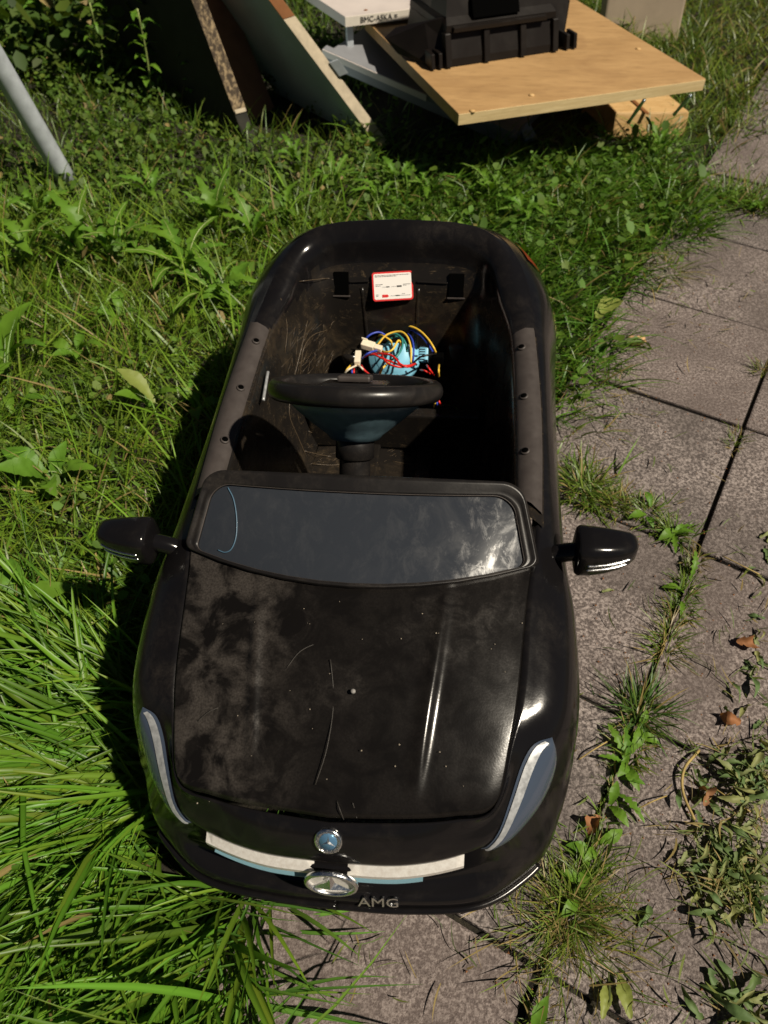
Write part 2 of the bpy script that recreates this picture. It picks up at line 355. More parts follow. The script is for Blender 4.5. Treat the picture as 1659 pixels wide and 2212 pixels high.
body = pyd('body_shell', V + V_lip, grid_f(nr + 1, len(ring), True), 'body', car)

# bonnet: stations from the nose seam back to the windscreen base
def top_row(i): return rows_d[7][int(round(i * n_c))]
M_ = 90; HV = []; stn = []
front = [Vector((-p.x, p.y, p.z)) for p in rows_d[7][:3 * n_c + 1]][::-1] + rows_d[7][1:3 * n_c + 1]
def resample(pts, n):
    L = [0]
    for a_, b_ in zip(pts, pts[1:]): L.append(L[-1] + (b_ - a_).length)
    out = []; k = 0
    for i in range(n + 1):
        t = L[-1] * i / n
        while k < len(pts) - 2 and L[k + 1] < t: k += 1
        out.append(pts[k].lerp(pts[k + 1], 0 if L[k + 1] == L[k] else (t - L[k]) / (L[k + 1] - L[k])))
    return out
fr = resample(front, M_)
sides_ = rows_d[7][3 * n_c:8 * n_c + 1:2]
n_st = len(sides_) - 4
for k in range(n_st):
    e = sides_[k]; t = k / (n_st - 1); row = []
    for j in range(M_ + 1):
        a = -1 + 2 * j / M_; u = a * (e.x - .002)
        blend = max(0, 1 - k / 7.0) ** 1.5
        vflat = e.y + (1 - a * a) * (-.012 * (1 - blend)); z = e.z + .020 * (1 - a ** 2) * min(1, .35 + t * 1.2) + .0022
        fp = fr[j]; dv = (fp.y + .003) - e.y if k == 0 else (fr[j].y - sides_[0].y)
        vv = e.y + dv * blend + (1 - a * a) * (-.012) * (1 - blend)
        if k == 0: vv = fp.y + .003
        if k == 0: u = fp.x * .99; z = fp.z + .0022 + .004 * (1 - a * a)
        uc = .093 + .022 * (vv - .08) / .2
        fade = max(0, min(1, (vv - .075) / .05)) * max(0, min(1, (.325 - vv) / .06))
        du = abs(u) - uc
        z += fade * (.0048 * math.exp(-(du / .0045) ** 2) if du > 0 else .0048 * math.exp(-(du / .009) ** 2))
        row.append(Vector((u, vv, z)))
    HV += row
hood = pyd('hood', HV, grid_f(n_st, M_ + 1), 'hood', car)
sm = hood.modifiers.new('s', 'SUBSURF'); sm.levels = 1; sm.render_levels = 1
so = hood.modifiers.new('t', 'SOLIDIFY'); so.thickness = .006; so.offset = -1
# badge scoop dots
lathe('hood_plug', [(0, .0012), (.0022, .001), (.0028, 0), (.0028, -.003)], (0, -.25, 1), P(765, 1498, .329), plain('grey_plug', (.22, .21, .2), .6), car, 12)

def hood_pt(x, y):                                         # drop a pixel onto the bonnet skin
    z = .32
    for _ in range(6):
        p = P(x, y, z); z = min(HV, key=lambda q: (q.x - p.x) ** 2 + (q.y - p.y) ** 2).z
    p = P(x, y, z); p.z += .0014; return p
M['scuff'] = plain('scuff_mark', (.034, .030, .026), .6)
for pts in (((620, 1448), (650, 1412), (690, 1395), (730, 1398)), ((716, 1430), (722, 1520), (708, 1620), (682, 1700)), ((728, 1735), (735, 1755), (742, 1775)), ((762, 1740), (768, 1760), (770, 1772)), ((425, 1560), (450, 1540), (470, 1532))):
    tube('scratch', [hood_pt(*q) for q in pts], .00055, 'scuff', hood, 5, 5)
sp_v, sp_f = [], []
for k in range(45):
    p = hood_pt(rng.uniform(380, 1130), rng.uniform(1290, 1740)); r_ = rng.uniform(.0004, .0011); b0 = len(sp_v)
    for q in range(5): sp_v.append(p + Vector((math.cos(q * 1.256) * r_, math.sin(q * 1.256) * r_, -.0006)))
    sp_v.append(p + Vector((0, 0, r_ * .5 - .0005))); sp_f += [(b0 + q, b0 + (q + 1) % 5, b0 + 5) for q in range(5)]
so_ = pyd('dust_specks', sp_v, sp_f, plain('speck', (.26, .22, .17), .9), hood, False); so_['kind'] = 'stuff'
# cockpit tub
TR = [
 [(.238, .42, .343), (.244, .62, .352), (.238, .82, .366), (.220, .935, .396), (.180, 1.0, .420), (.118, 1.022, .432), (0, 1.03, .436)],
 [(.222, .43, .349), (.226, .62, .357), (.221, .815, .371), (.197, .92, .402), (.165, .988, .428), (.11, 1.010, .441), (0, 1.017, .445)],
 [(.204, .445, .345), (.206, .62, .352), (.202, .81, .364), (.178, .905, .388), (.155, .967, .410), (.105, .99, .422), (0, .996, .426)],
 [(.196, .455, .325), (.198, .62, .330), (.194, .80, .340), (.172, .895, .355), (.148, .957, .372), (.1, .980, .380), (0, .984, .383)],
 [(.188, .46, .25), (.188, .62, .25), (.184, .795, .27), (.164, .888, .30), (.14, .940, .325), (.098, .955, .33), (0, .958, .332)],
 [(.172, .46, .14), (.168, .62, .14), (.166, .79, .16), (.158, .88, .17), (.135, .920, .20), (.097, .935, .2), (0, .938, .2)],
 [(.155, .465, .10), (.152, .62, .098), (.150, .78, .098), (.142, .865, .10), (.12, .905, .11), (.09, .918, .11), (0, .922, .11)],
]
tr = [catmull(r, 8) for r in TR]; nt_ = len(tr[0])
tc = [catmull([tr[k][j] for k in range(len(tr))], 4) for j in range(nt_)]; nk = len(tc[0])
full = tc + [[Vector((-p.x, p.y, p.z)) for p in c_] for c_ in tc[-2::-1]]
V = [full[j][i] for j in range(len(full)) for i in range(nk)]; Fc = grid_f(len(full), nk); base = len(V)
mid = 9                                                  # floor strips between the two sides, and the wall under the dashboard
for j in range(nt_):
    a = tc[j][-1]
    for q in range(mid + 1): V.append(Vector((a.x * (1 - 2 * q / mid), a.y, a.z - .004 + .004 * math.cos(q * 2.4 + j * .3))))
Fc += grid_f(nt_, mid + 1, False, base)
tub = pyd('cockpit_tub', V, Fc, 'tub', car); tub.data.materials.append(M['body'])
for pl_ in tub.data.polygons:
    if pl_.center.y > .80 and pl_.center.z > .36 + .02 * (pl_.center.y > .95): pl_.material_index = 1
from mathutils.bvhtree import BVHTree
tub_bvh = BVHTree.FromPolygons(V, Fc); cam_l = P(0, 0, 0) * 0 + Vector((0, 0, H_CAM)); q_ = Vector((0, 0, H_CAM)) - CAR_O
cam_l = Vector((q_.x * math.cos(CAR_A) - q_.y * math.sin(CAR_A), q_.x * math.sin(CAR_A) + q_.y * math.cos(CAR_A), H_CAM))
def tub_pt(x, y):                                          # where a sight line meets the tub
    d = (P(x, y, .1) - cam_l).normalized(); h = tub_bvh.ray_cast(cam_l, d)[0]
    return None if h is None else h - d * .0012
M['rubbed'] = plain('rubbed_plastic', (.085, .060, .036), .35, 0, .5)
for pts in (((655, 690), (640, 750), (622, 820), (612, 890), (628, 940), (645, 985)), ((695, 712), (665, 722), (645, 750), (636, 800)), ((640, 972), (690, 984), (745, 990)), ((655, 1000), (700, 1004), (738, 999)), ((828, 998), (868, 1006), (905, 1004)), ((650, 930), (690, 944), (725, 962)), ((600, 640), (612, 700), (606, 760)), ((640, 605), (700, 600), (712, 604))):
    pp = [tub_pt(*q) for q in pts]
    if all(p is not None for p in pp): tube('rub_mark', pp, .0006, 'rubbed', tub, 4, 5)
rv, rf = [], []
for k in range(90):
    x0, y0 = rng.uniform(615, 715), rng.uniform(690, 800)
    if k > 60: x0, y0 = rng.uniform(640, 900), rng.uniform(950, 1005)
    a, b_ = tub_pt(x0, y0), tub_pt(x0 + rng.normal(-10, 7), y0 + rng.uniform(8, 34) * (1 if k <= 60 else .25))
    if a is None or b_ is None or (a - b_).length > .06: continue
    v_, f_ = tube_vf([a, (a + b_) / 2, b_], .00032, 4); f_ = [tuple(i + len(rv) for i in t) for t in f_]; rv += v_; rf += f_
fs_ = pyd('fine_rub_marks', rv, rf, 'rubbed', tub); fs_['kind'] = 'stuff'
hexa('dashboard', (-.2, .425, .1), (.4, 0, 0), (0, .035, 0), (0, 0, .235), 'tub', car, .006)
# seat ledge, floor rails, posts, bracket details
hexa('seat_ledge', (-.160, .800, .098), (.32, 0, 0), (0, .024, 0), (0, 0, .085), 'tub', car, .004)
hexa('seat_box_side', (-.160, .826, .1), (.045, 0, 0), (0, .075, 0), (0, 0, .07), 'tub', car, .004)
hexa('seat_box_side', (.135, .826, .1), (.025, 0, 0), (0, .06, 0), (0, 0, .06), 'tub', car, .004)
for u_ in (-.055, .045):
    hexa('floor_rail', (u_, .70, .096), (.03, 0, 0), (0, .1, 0), (0, 0, .014), 'tub', car, .004)
for (x_, y_) in ((975, 752), (745, 765)):
    p = P(x_, y_, .235); lathe('seat_post', [(.010, -.12), (.0125, -.03), (.0165, -.012), (.0175, 0), (.0165, .0045), (0, .006)], (0, 0, 1), p, 'panel' if x_ > 900 else 'tub', car, 24)
def wallp(u, z, out=.0):                                  # point on the rear wall of the tub
    js = min(range(len(full)), key=lambda j: abs(full[j][nk // 2].x - u) + (10 if full[j][nk // 2].y < .9 else 0))
    c_ = full[js]; zz = min(range(12, nk), key=lambda i: abs(c_[i].z - z)); i2 = min(max(zz, 1), nk - 2)
    t = c_[i2 + 1] - c_[i2 - 1]; p = c_[i2] + t * ((z - c_[i2].z) / t.z)
    nrm = Vector((0, -abs(t.z), abs(t.y))).normalized()
    return Vector((u, p.y, z)) + nrm * out, Vector((0, t.y, t.z)).normalized() * (1 if t.z > 0 else -1), nrm
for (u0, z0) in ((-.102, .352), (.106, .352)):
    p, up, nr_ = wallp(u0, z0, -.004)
    sl = hexa('belt_slot_shade', p - Vector((.0135, 0, 0)) - up * .02, (.027, 0, 0), up * .04, nr_ * .0058, 'dark', car, .001)  # solid black block, paints the shade inside the belt opening
    p2, up2, nr2 = wallp(u0, z0 - .022, .0)
    hexa('slot_lip', p2 - Vector((.016, 0, 0)), (.032, 0, 0), up2 * .0025, nr2 * .004, 'panel', sl, .0008)
for (ua, ub) in ((-.087, -.052), (.035, .09)):
    p, up, nr_ = wallp((ua + ub) / 2, .357, -.001)
    q_ = [wallp(ua, .355 - .004 * abs(ua) / .16)[0], wallp(ub, .355 - .004 * abs(ub) / .16)[0]]
    hexa('wall_step', q_[0] - nr_ * .001, q_[1] - q_[0], up * .003, nr_ * .0045, 'tub', car, .001)
for u0 in (-.062, .036):
    p, up, nr_ = wallp(u0, .30, -.002); p3, _, _ = wallp(u0 * 1.05, .345, -.002)
    p1_, _, _ = wallp(u0 * .95, .225, -.002)
    tube('wall_rib', [p3, p, p1_], .0042, 'tub', car, 4, 8)
# warning sticker
tl, tr_, bl = Z6(445, 150, .361), Z6(880, 140, .361), Z6(472, 458, .319)
for q in (tl, tr_, bl): q.z += .010; q.y -= .012
ax = (tr_ - tl); ay = (tl - bl); w_, h_ = ax.length, ay.length
def rrect(w, h, r, n=5):
    out = []
    for cx_, cy_, a0 in ((w - r, h - r, 0), (r, h - r, 90), (r, r, 180), (w - r, r, 270)):
        for k in range(n + 1): a = R(a0 + 90 * k / n); out.append((cx_ + r * math.cos(a), cy_ + r * math.sin(a)))
    return out
MS = frame_M(bl, ax, ay)
def plate(name, pts, z0, z1, mat, parent, Mx):
    n = len(pts); V = [Mx @ Vector((x, y, z0)) for x, y in pts] + [Mx @ Vector((x, y, z1)) for x, y in pts]
    Fc = [tuple(range(n, 2 * n)), tuple(range(n))[::-1]] + [(i, (i + 1) % n, n + (i + 1) % n, n + i) for i in range(n)]
    return pyd(name, V, Fc, mat, parent, False)
stk = plate('sticker', rrect(w_, h_, .005), -.0006, .0003, 'redprint', car, MS)
plate('sticker_face', [(x + .0028, y + .0028) for x, y in rrect(w_ - .0056, h_ - .0056, .003)], .0003, .0006, 'white', stk, MS)
pr_v, pr_f = [], []
def prline(x0, y0, x1, y1):
    b0 = len(pr_v)
    for x, y in ((x0, y0), (x1, y0), (x1, y1), (x0, y1)): pr_v.append(MS @ Vector((x * w_, y * h_, .0009)))
    pr_f.append((b0, b0 + 1, b0 + 2, b0 + 3))
for y0, xa, xb in ((.875, .07, .92), (.835, .07, .60), (.565, .08, .26), (.515, .08, .2), (.54, .76, .93), (.50, .76, .84), (.21, .08, .15), (.165, .08, .14), (.215, .72, .8)):
    x = xa
    while x < xb: l = rng.uniform(.02, .06); prline(x, y0, min(x + l, xb), y0 + .018); x += l + .012
for x0, x1, y0, y1 in ((.24, .34, .475, .485), (.34, .42, .465, .50), (.46, .58, .478, .486), (.60, .72, .46, .515), (.42, .56, .16, .17), (.56, .66, .15, .185), (.66, .92, .162, .172)): prline(x0, y0, x1, y1)
pyd('sticker_print', pr_v, pr_f, 'blackprint', stk, False)
plate('red_plug_print', [(w_ * .23, h_ * .12), (w_ * .36, h_ * .12), (w_ * .40, h_ * .16), (w_ * .36, h_ * .22), (w_ * .23, h_ * .22)], .0006, .0009, 'redprint', stk, MS)
# motor, blue gearbox, wires
gc = P(838, 772, .215); gax = Vector((0, -.62, .78)).normalized()
gear = lathe('gearbox', [(.036, -.03), (.048, -.026), (.051, -.004), (.048, .004), (.036, .006), (.034, .010), (.014, .012), (0, .012)], gax, gc, 'blue', car, 40)
sxv = Vector((1, 0, 0)); syv = gax.cross(sxv).normalized()
for k in range(14):
    a = 2 * math.pi * k / 14; d = sxv * math.cos(a) + syv * math.sin(a); t = gax.cross(d)
    hexa('slot_shade_bar', gc + d * .0375 - t * .0016 + gax * .0042, d * .008, t * .0032, gax * .0022, 'blue_dark', gear, .0004)  # raised dark bars paint the shade of the slots
gb = gc + sxv * .047 + syv * .006
hexa('gearbox_lug', gb - syv * .016 - gax * .012, sxv * .018, syv * .032, gax * .018, 'blue', gear, .003)
for k in range(6): hexa('lug_rib', gb + sxv * .002 + syv * (-.013 + k * .0048) + gax * .0062, sxv * .010, syv * .0018, gax * .0016, 'blue_dark', gear, .0003)
hexa('motor_mount', P(838, 800, .15) - Vector((.05, .0, .03)), (.1, 0, 0), (0, .04, 0), (0, 0, .05), 'tub', car, .004)
lathe('motor', [(.02, -.05), (.022, -.045), (.022, .0), (.015, .003)], (1, 0, .1), P(915, 790, .19), 'dark', car, 20)
W = [('yellow', .262, [(720, 770), (760, 735), (820, 722), (900, 745), (980, 800), (1050, 880), (1100, 960), (1122, 1015)]),
 ('blueW', .256, [(760, 775), (830, 757), (905, 785), (985, 855), (1045, 935), (1088, 1008)]),
 ('blueW', .25, [(345, 880), (380, 830), (430, 795), (500, 778), (560, 800), (600, 850)]),
 ('yellow', .262, [(490, 920), (580, 820), (680, 782), (760, 785), (820, 840), (852, 930), (860, 1020), (855, 1120)]),
 ('teal', .258, [(470, 905), (560, 835), (650, 800), (720, 815), (765, 870), (760, 960), (700, 1050), (640, 1085)]),
 ('yellow', .256, [(540, 980), (600, 998), (660, 970), (695, 915), (725, 875), (755, 915), (745, 985), (695, 1055)]),
 ('blueW', .256, [(800, 800), (845, 830), (878, 900), (888, 1000), (875, 1110)]),
 ('teal', .25, [(590, 900), (640, 850), (700, 830), (760, 850), (800, 920), (810, 1000)]),
 ('yellow', .252, [(480, 820), (540, 815), (590, 840), (640, 880), (650, 940)]),
 ('red', .258, [(330, 1050), (440, 1015), (540, 1060), (640, 1100), (740, 1140), (830, 1152), (905, 1130)]),
 ('red', .262, [(540, 1000), (570, 1080), (650, 1140), (760, 1165), (850, 1145)]),
 ('red', .265, [(440, 1010), (560, 1015), (640, 1030), (700, 1075), (745, 1130), (825, 1165), (900, 1135)]),
 ('blueW', .258, [(320, 1065), (380, 1015), (450, 985), (520, 975)]),
 ('yellow', .245, [(520, 1230), (545, 1180), (600, 1125), (640, 1090)]),
 ('whiteW', .25, [(290, 1125), (230, 1150), (170, 1185), (115, 1250)]),
 ('whiteW', .252, [(270, 1120), (320, 1155), (380, 1225)]),
 ('red', .248, [(315, 1130), (350, 1180), (405, 1235)]),
 ('yellow', .245, [(215, 1110), (170, 1170), (118, 1245)]),
 ('blueW', .244, [(215, 1150), (220, 1200), (225, 1250)]), ('red', .244, [(240, 1150), (240, 1200), (240, 1250)]),
 ('red', .235, [(1020, 1150), (1050, 1190), (1095, 1260)]), ('red', .23, [(950, 1200), (1010, 1215), (1060, 1250)]),
 ('yellow', .235, [(1150, 1150), (1152, 1210), (1150, 1280)]),
 ('yellow', .19, [(1125, 1500), (1108, 1545), (1090, 1600)]), ('red', .19, [(1128, 1500), (1148, 1545), (1168, 1600)]), ('blueW', .188, [(1127, 1520), (1125, 1560), (1122, 1600)]),
 ('blackW', .248, [(880, 1120), (960, 1060), (1060, 1040), (1120, 1030)]), ('blackW', .25, [(330, 1000), (400, 960), (470, 940)])]
for i, (c_, z_, pts) in enumerate(W):
    n = len(pts); q = [Z6(x, y, z_ + .012 * math.sin(math.pi * k / (n - 1)) - (.006 if k in (0, n - 1) else 0)) for k, (x, y) in enumerate(pts)]
    tube('wire', q, .0019, 'wire_' + c_, car, 5, 7)
a_, b_ = Z6(330, 895, .268), Z6(545, 965, .262); d = b_ - a_; s_ = Vector((d.y, -d.x, 0)).normalized()
cn = hexa('connector', a_ - s_ * .0085 - Vector((0, 0, .006)), d * .62, s_ * .017, (0, 0, .011), 'cream', car, .0015)
hexa('connector_plug', a_ + d * .62 - s_ * .006 - Vector((0, 0, .004)), d * .38, s_ * .012, (0, 0, .008), 'cream', cn, .0015)
hexa('connector_clip', a_ - d * .08 - s_ * .009 + Vector((0, 0, .003)), d * .3, s_ * .003, (0, 0, .004), 'cream', cn, .0008)
a_, b_ = Z6(290, 985, .262), Z6(275, 1110, .258); d = b_ - a_; s_ = Vector((d.y, -d.x, 0)).normalized()
hexa('connector', a_ - s_ * .0055 - Vector((0, 0, .006)), d, s_ * .011, (0, 0, .010), 'cream', car, .0015)
p = Z6(1140, 1060, .235); hexa('cable_clamp', p - Vector((.011, .008, .03)), (.022, 0, 0), (0, .016, 0), (0, 0, .035), 'dark', car, .003)

# door top panels with black discs for screw holes, seams
for sgn in (-1, 1):
    A_, B_ = [], []
    for k in range(25):
        t = .10 + 1.86 * k / 24; j = t * 8; j0 = min(int(j), nt_ - 2); f_ = j - j0
        A_.append(tr[0][j0].lerp(tr[0][j0 + 1], f_)); B_.append(tr[2][j0].lerp(tr[2][j0 + 1], f_))
    V = []
    for k in range(25):
        a_, b_ = A_[k], B_[k]; m_ = a_.lerp(b_, .5); lowr = .055
        for q in (Vector((a_.x - .001, a_.y, a_.z - .002)), Vector((a_.x - .004, a_.y, a_.z + .006)), Vector((m_.x, m_.y, m_.z + .0105)), Vector((b_.x + .004, b_.y, b_.z + .006)), Vector((b_.x - .003, b_.y, b_.z - .004)), Vector((b_.x - .0115, b_.y, b_.z - lowr)), Vector((b_.x - .004, b_.y, b_.z - lowr - .004))): V.append(Vector((q.x * sgn, q.y, q.z)))
    dp = pyd('door_panel', V, grid_f(25, 7), 'panel', car)
    for yv in (.545, .655, .765):
        k = min(range(25), key=lambda i: abs(A_[i].y - yv)); m_ = A_[k].lerp(B_[k], .72); pz = Vector((m_.x * sgn, yv, m_.z + .0085)); nv = Vector((-.35 * sgn, 0, 1)).normalized()
        h_o = lathe('screw_recess', [(.0048, .0022), (.0066, .0018), (.0068, -.002)], nv, pz, 'panel', dp, 16)
        lathe('screw_hole_shade', [(.0046, .0026), (.0046, -.002)], nv, pz, 'dark', dp, 16)  # black disc paints the shade down the hole
    pa = [surf(7.2 + .02 * q, 7 - q * .35) for q in range(0, 14)]
tube('white_scuff', [P(572, 800, .345), P(566, 835, .338), P(562, 862, .335)], .0026, 'lens_strip', car, 4, 6)

# steering column and wheel
wc = Vector((-.018, .555, .452)); wn_ = Vector((0, .57, .82)).normalized()
sw = empty('steering_wheel', wc); sw.parent = car
wx = Vector((1, 0, 0)); wy = wn_.cross(wx).normalized()
ringp = [wx * math.cos(2 * math.pi * k / 64) * .106 + wy * math.sin(2 * math.pi * k / 64) * .100 for k in range(64)]
V, Fc = [], []
for k in range(64):
    d = ringp[k].normalized()
    for q in range(16):
        w = 2 * math.pi * q / 16; V.append(ringp[k] + d * math.cos(w) * .0115 + wn_ * math.sin(w) * .0135)
Fc = [(k * 16 + q, k * 16 + (q + 1) % 16, ((k + 1) % 64) * 16 + (q + 1) % 16, ((k + 1) % 64) * 16 + q) for k in range(64) for q in range(16)]
pyd('rim', V, Fc, 'wheelrim', sw)
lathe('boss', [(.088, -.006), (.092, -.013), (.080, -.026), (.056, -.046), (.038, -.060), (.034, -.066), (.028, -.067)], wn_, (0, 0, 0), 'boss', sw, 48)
hexa('hub_pad', -wx * .045 - wy * .035 - wn_ * .004, wx * .09, wy * .07, wn_ * .014, 'wheelrim', sw, .006)
hexa('hub_badge', -wx * .022 - wy * .02 + wn_ * .011, wx * .044, wy * .036, wn_ * .008, 'panel', sw, .003)
for a in (0, 180, 270):
    d = wx * math.cos(R(a)) + wy * math.sin(R(a)); t = wn_.cross(d)
    hexa('spoke', d * .03 - t * .016 - wn_ * .006, d * .07, t * .032, wn_ * .010, 'wheelrim', sw, .003)
cl = wc - wn_ * .064
tube('steering_column', [cl, cl - wn_ * .09, cl - wn_ * .19], .0215, 'wheelrim', car, 6, 24)
lathe('column_collar', [(.024, -.03), (.0265, -.028), (.0265, -.004), (.024, 0)], wn_, cl, 'wheelrim', car, 28)

# windscreen
def wsp(a, b, off=0):
    u = a * (.222 - .024 * b); v = (.306 + .056 * a * a) * (1 - b) + (.428 + .012 * a * a) * b
    z = (.352 - .016 * a * a) * (1 - b) + (.412 - .012 * a * a) * b
    return Vector((u, v - off * .42, z + off * .9))
def rr_loop(ax_, b0, b1, ra, rb, n=8, m=14):
    out = []
    for ca, cb, a0 in ((ax_ - ra, b1 - rb, 0), (-ax_ + ra, b1 - rb, 90), (-ax_ + ra * .4, b0 + rb * .4, 180), (ax_ - ra * .4, b0 + rb * .4, 270)):
        q = .4 if a0 >= 180 else 1
        for k in range(n + 1):
            a = R(a0 + 90 * k / n); out.append((ca + ra * q * math.cos(a), cb + rb * q * math.sin(a)))
    dn = []
    for i in range(len(out)):
        p, q2 = out[i], out[(i + 1) % len(out)]; s_ = 10 if math.hypot(p[0] - q2[0], p[1] - q2[1]) > .3 else 1
        for k in range(s_): dn.append((p[0] + (q2[0] - p[0]) * k / s_, p[1] + (q2[1] - p[1]) * k / s_))
    return dn
gl = rr_loop(.955, .02, .86, .12, .22); nl = len(gl); V = []; rings = 10
for r_ in range(rings + 1):
    t = 1 - r_ / rings * .98
    for a, b_ in gl: V.append(wsp(a * t, .44 + (b_ - .44) * t, .002))
Fc = grid_f(rings + 1, nl, True); Fc.append(tuple(range(rings * nl, (rings + 1) * nl)))
ws = empty('windscreen', (0, .36, .36)); ws.parent = car
def addws(name, V, Fc, mat): return pyd(name, [v - Vector((0, .36, .36)) for v in V], Fc, mat, ws)
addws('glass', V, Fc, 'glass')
loops = [(0, .0, .0028), (.008, .006, .0062), (.03, .02, .0072), (.05, .05, .0065), (.062, .11, .0115), (.075, .155, .010), (.088, .18, .002)]
V = []
for da, db, off in loops:
    for a, b_ in gl:
        sa = max(-1, min(1, a / .955)); tb = (b_ - .44) / .42
        V.append(wsp(a + da * sa * (1 if abs(sa) > .6 else abs(sa) / .6), b_ + (db if tb > 0 else db * .25) * max(-1, min(1, tb * 1.6)), off))
for a, b_ in gl:
    sa = max(-1, min(1, a / .955)); tb = (b_ - .44) / .42
    q = wsp(a + .092 * sa, b_ + (.19 if tb > 0 else .045) * max(-1, min(1, tb * 1.6)), 0); V.append(Vector((q.x, q.y, min(q.z - .03, .345) if tb > 0 else q.z - .03)))
addws('frame', V, grid_f(len(loops) + 1, nl, True), 'wsframe')
lp = [wsp(a * 1.006, .44 + (b_ - .44) * 1.012, .0045) - Vector((0, .36, .36)) for a, b_ in gl]
arc = [wsp(a_, b_, .0028) - Vector((0, .36, .36)) for a_, b_ in ((-.86, .83), (-.80, .70), (-.75, .5), (-.725, .30), (-.735, .16), (-.77, .10), (-.82, .10))]
tube('arc_line', arc, .0009, 'bluearc', ws, 6, 5)  # thin blue arc laid on the left of the glass
V, Fc = tube_vf(lp + [lp[0]], .0011, 6, False); pyd('seal', V, Fc, 'panel', ws)
# side mirrors
for sgn, yy in ((-1, 0), (1, 0)):
    mc = Vector((sgn * .314, .372 if sgn < 0 else .392, .338)); mr = empty('side_mirror', mc); mr.parent = car
    sec = [(-.044, .018, .020, 0), (-.0425, .025, .027, 0), (-.038, .028, .030, 0), (-.02, .0275, .029, 0), (.0, .0255, .0265, .001), (.02, .0225, .0225, .003), (.036, .0185, .018, .006), (.044, .014, .0135, .008), (.048, .007, .007, .010)]
    sec = [(a_ * .86, b_, c_, d_) for a_, b_, c_, d_ in sec]; V = []
    for du, rv, rz, sv in sec:
        for k in range(28):
            w = 2 * math.pi * k / 28; cs, sn = math.cos(w), math.sin(w); e_ = .62
            V.append(Vector((sgn * du, sv + rv * math.copysign(abs(cs) ** e_, cs), -.1 * rz + rz * math.copysign(abs(sn) ** e_, sn))))
    Fc = grid_f(len(sec), 28, True); Fc += [tuple(range(28)), tuple(range((len(sec) - 1) * 28, len(sec) * 28))]
    sh = pyd('shell', V, Fc, 'body', mr)
    for zz, l0, l1 in ((.001, -.024, .030), (-.0075, -.024, .027)):
        pts = []
        for k in range(9):
            du = l0 + (l1 - l0) * k / 8
            rv = np.interp(du, [s[0] for s in sec], [s[1] for s in sec]); rz = np.interp(du, [s[0] for s in sec], [s[2] for s in sec]); sv = np.interp(du, [s[0] for s in sec], [s[3] for s in sec])
            sn = min(.95, abs(zz + .1 * rz) / rz); vv = sv - rv * (1 - sn ** (2 / .62)) ** (.31)
            pts.append(Vector((sgn * du, vv - .0002, zz)))
        tube('trim_strip', pts, .0017, 'chrome', mr, 3, 8)
    tube('arm', [(-sgn * .030, .004, -.010), (-sgn * .052, .004, -.016), (-sgn * .072, .004, -.028)], .0125, 'body', mr, 4, 14)
# headlights
for sgn in (-1, 1):
    up_ = [surf(4.48, 5.30), surf(4.15, 5.75), surf(3.8, 5.85), surf(3.4, 5.65), surf(3.0, 5.2), surf(2.65, 4.75), surf(2.4, 4.45)]
    lo_ = [surf(4.48, 5.30), surf(4.34, 4.60), surf(4.08, 4.15), surf(3.7, 3.9), surf(3.2, 3.85), surf(2.75, 4.05), surf(2.4, 4.45)]
    up_, lo_ = catmull(up_, 4), catmull(lo_, 4); V = []; cen = Vector((.15, .25, .18)); nl_ = 8
    for a_, b_ in zip(up_, lo_):
        for k in range(nl_ + 1):
            t = k / nl_; p = a_.lerp(b_, t); n_ = (p - cen).normalized(); wd = (a_ - b_).length
            p = p + n_ * (.0015 + .0045 * math.sin(math.pi * t) ** .7 * min(1, wd / .02)) + n_ * .10 * wd * math.sin(math.pi * t); V.append(Vector((p.x * sgn, p.y, p.z)))
    hl = pyd('headlight', V, grid_f(len(up_), nl_ + 1), 'lens', car)
    V = []
    for i, (a_, b_) in enumerate(zip(up_, lo_)):
        for k in range(4):
            t = .05 + .16 * k / 3; p = a_.lerp(b_, t); n_ = (p - cen).normalized(); wd = (a_ - b_).length
            p = p + n_ * (.0027 + .0050 * math.sin(math.pi * t) ** .7 * min(1, wd / .02)) + n_ * .10 * wd * math.sin(math.pi * t); V.append(Vector((p.x * sgn, p.y, p.z)))
    pyd('light_strip', V[4 * 2:-4 * 2], grid_f(len(up_) - 4, 4), 'lens_strip', hl)
    # tail light
    V = []
    for i in range(7):
        for k in range(4):
            p = surf(10.45 + .09 * i, 5.3 + .25 * k); n_ = (p - Vector((.1, .95, .25))).normalized(); p = p + n_ * .002; V.append(Vector((p.x * sgn, p.y, p.z)))
    pyd('tail_light', V, grid_f(7, 4), 'tail', car)
# grille bars, badges, lettering
for sgn in (-1, 1):
    path = [surf(i, 4.15) for i in np.linspace(.24, 2.02, 14)]; V = []
    for i, p in enumerate(path):
        e_ = 1 if 0 < i < 13 else .75
        for dy, dz in ((.002, -.009 * e_), (-.013, -.010 * e_), (-.017, -.006), (-.0165, .001 * e_), (-.005, .0105 * e_), (.004, .010 * e_)): V.append(Vector((p.x * sgn, p.y + dy, p.z + dz + .004)))
    Fc = grid_f(14, 6, True); Fc += [tuple(range(6)), tuple(range(78, 84))]
    gb_ = pyd('grille_bar', V, Fc, 'bar', car, False)
    V = []
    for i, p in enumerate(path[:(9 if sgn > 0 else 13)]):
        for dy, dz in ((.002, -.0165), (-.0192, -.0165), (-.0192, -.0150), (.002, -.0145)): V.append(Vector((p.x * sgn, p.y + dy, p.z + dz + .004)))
    pyd('lower_chrome_line', V, grid_f(len(V) // 4, 4, True), 'sheenchrome', gb_, False)
hexa('grille_centre_block', (-.026, .018, .178), (.052, 0, 0), (0, .03, 0), (0, .004, .022), 'body', car, .004)
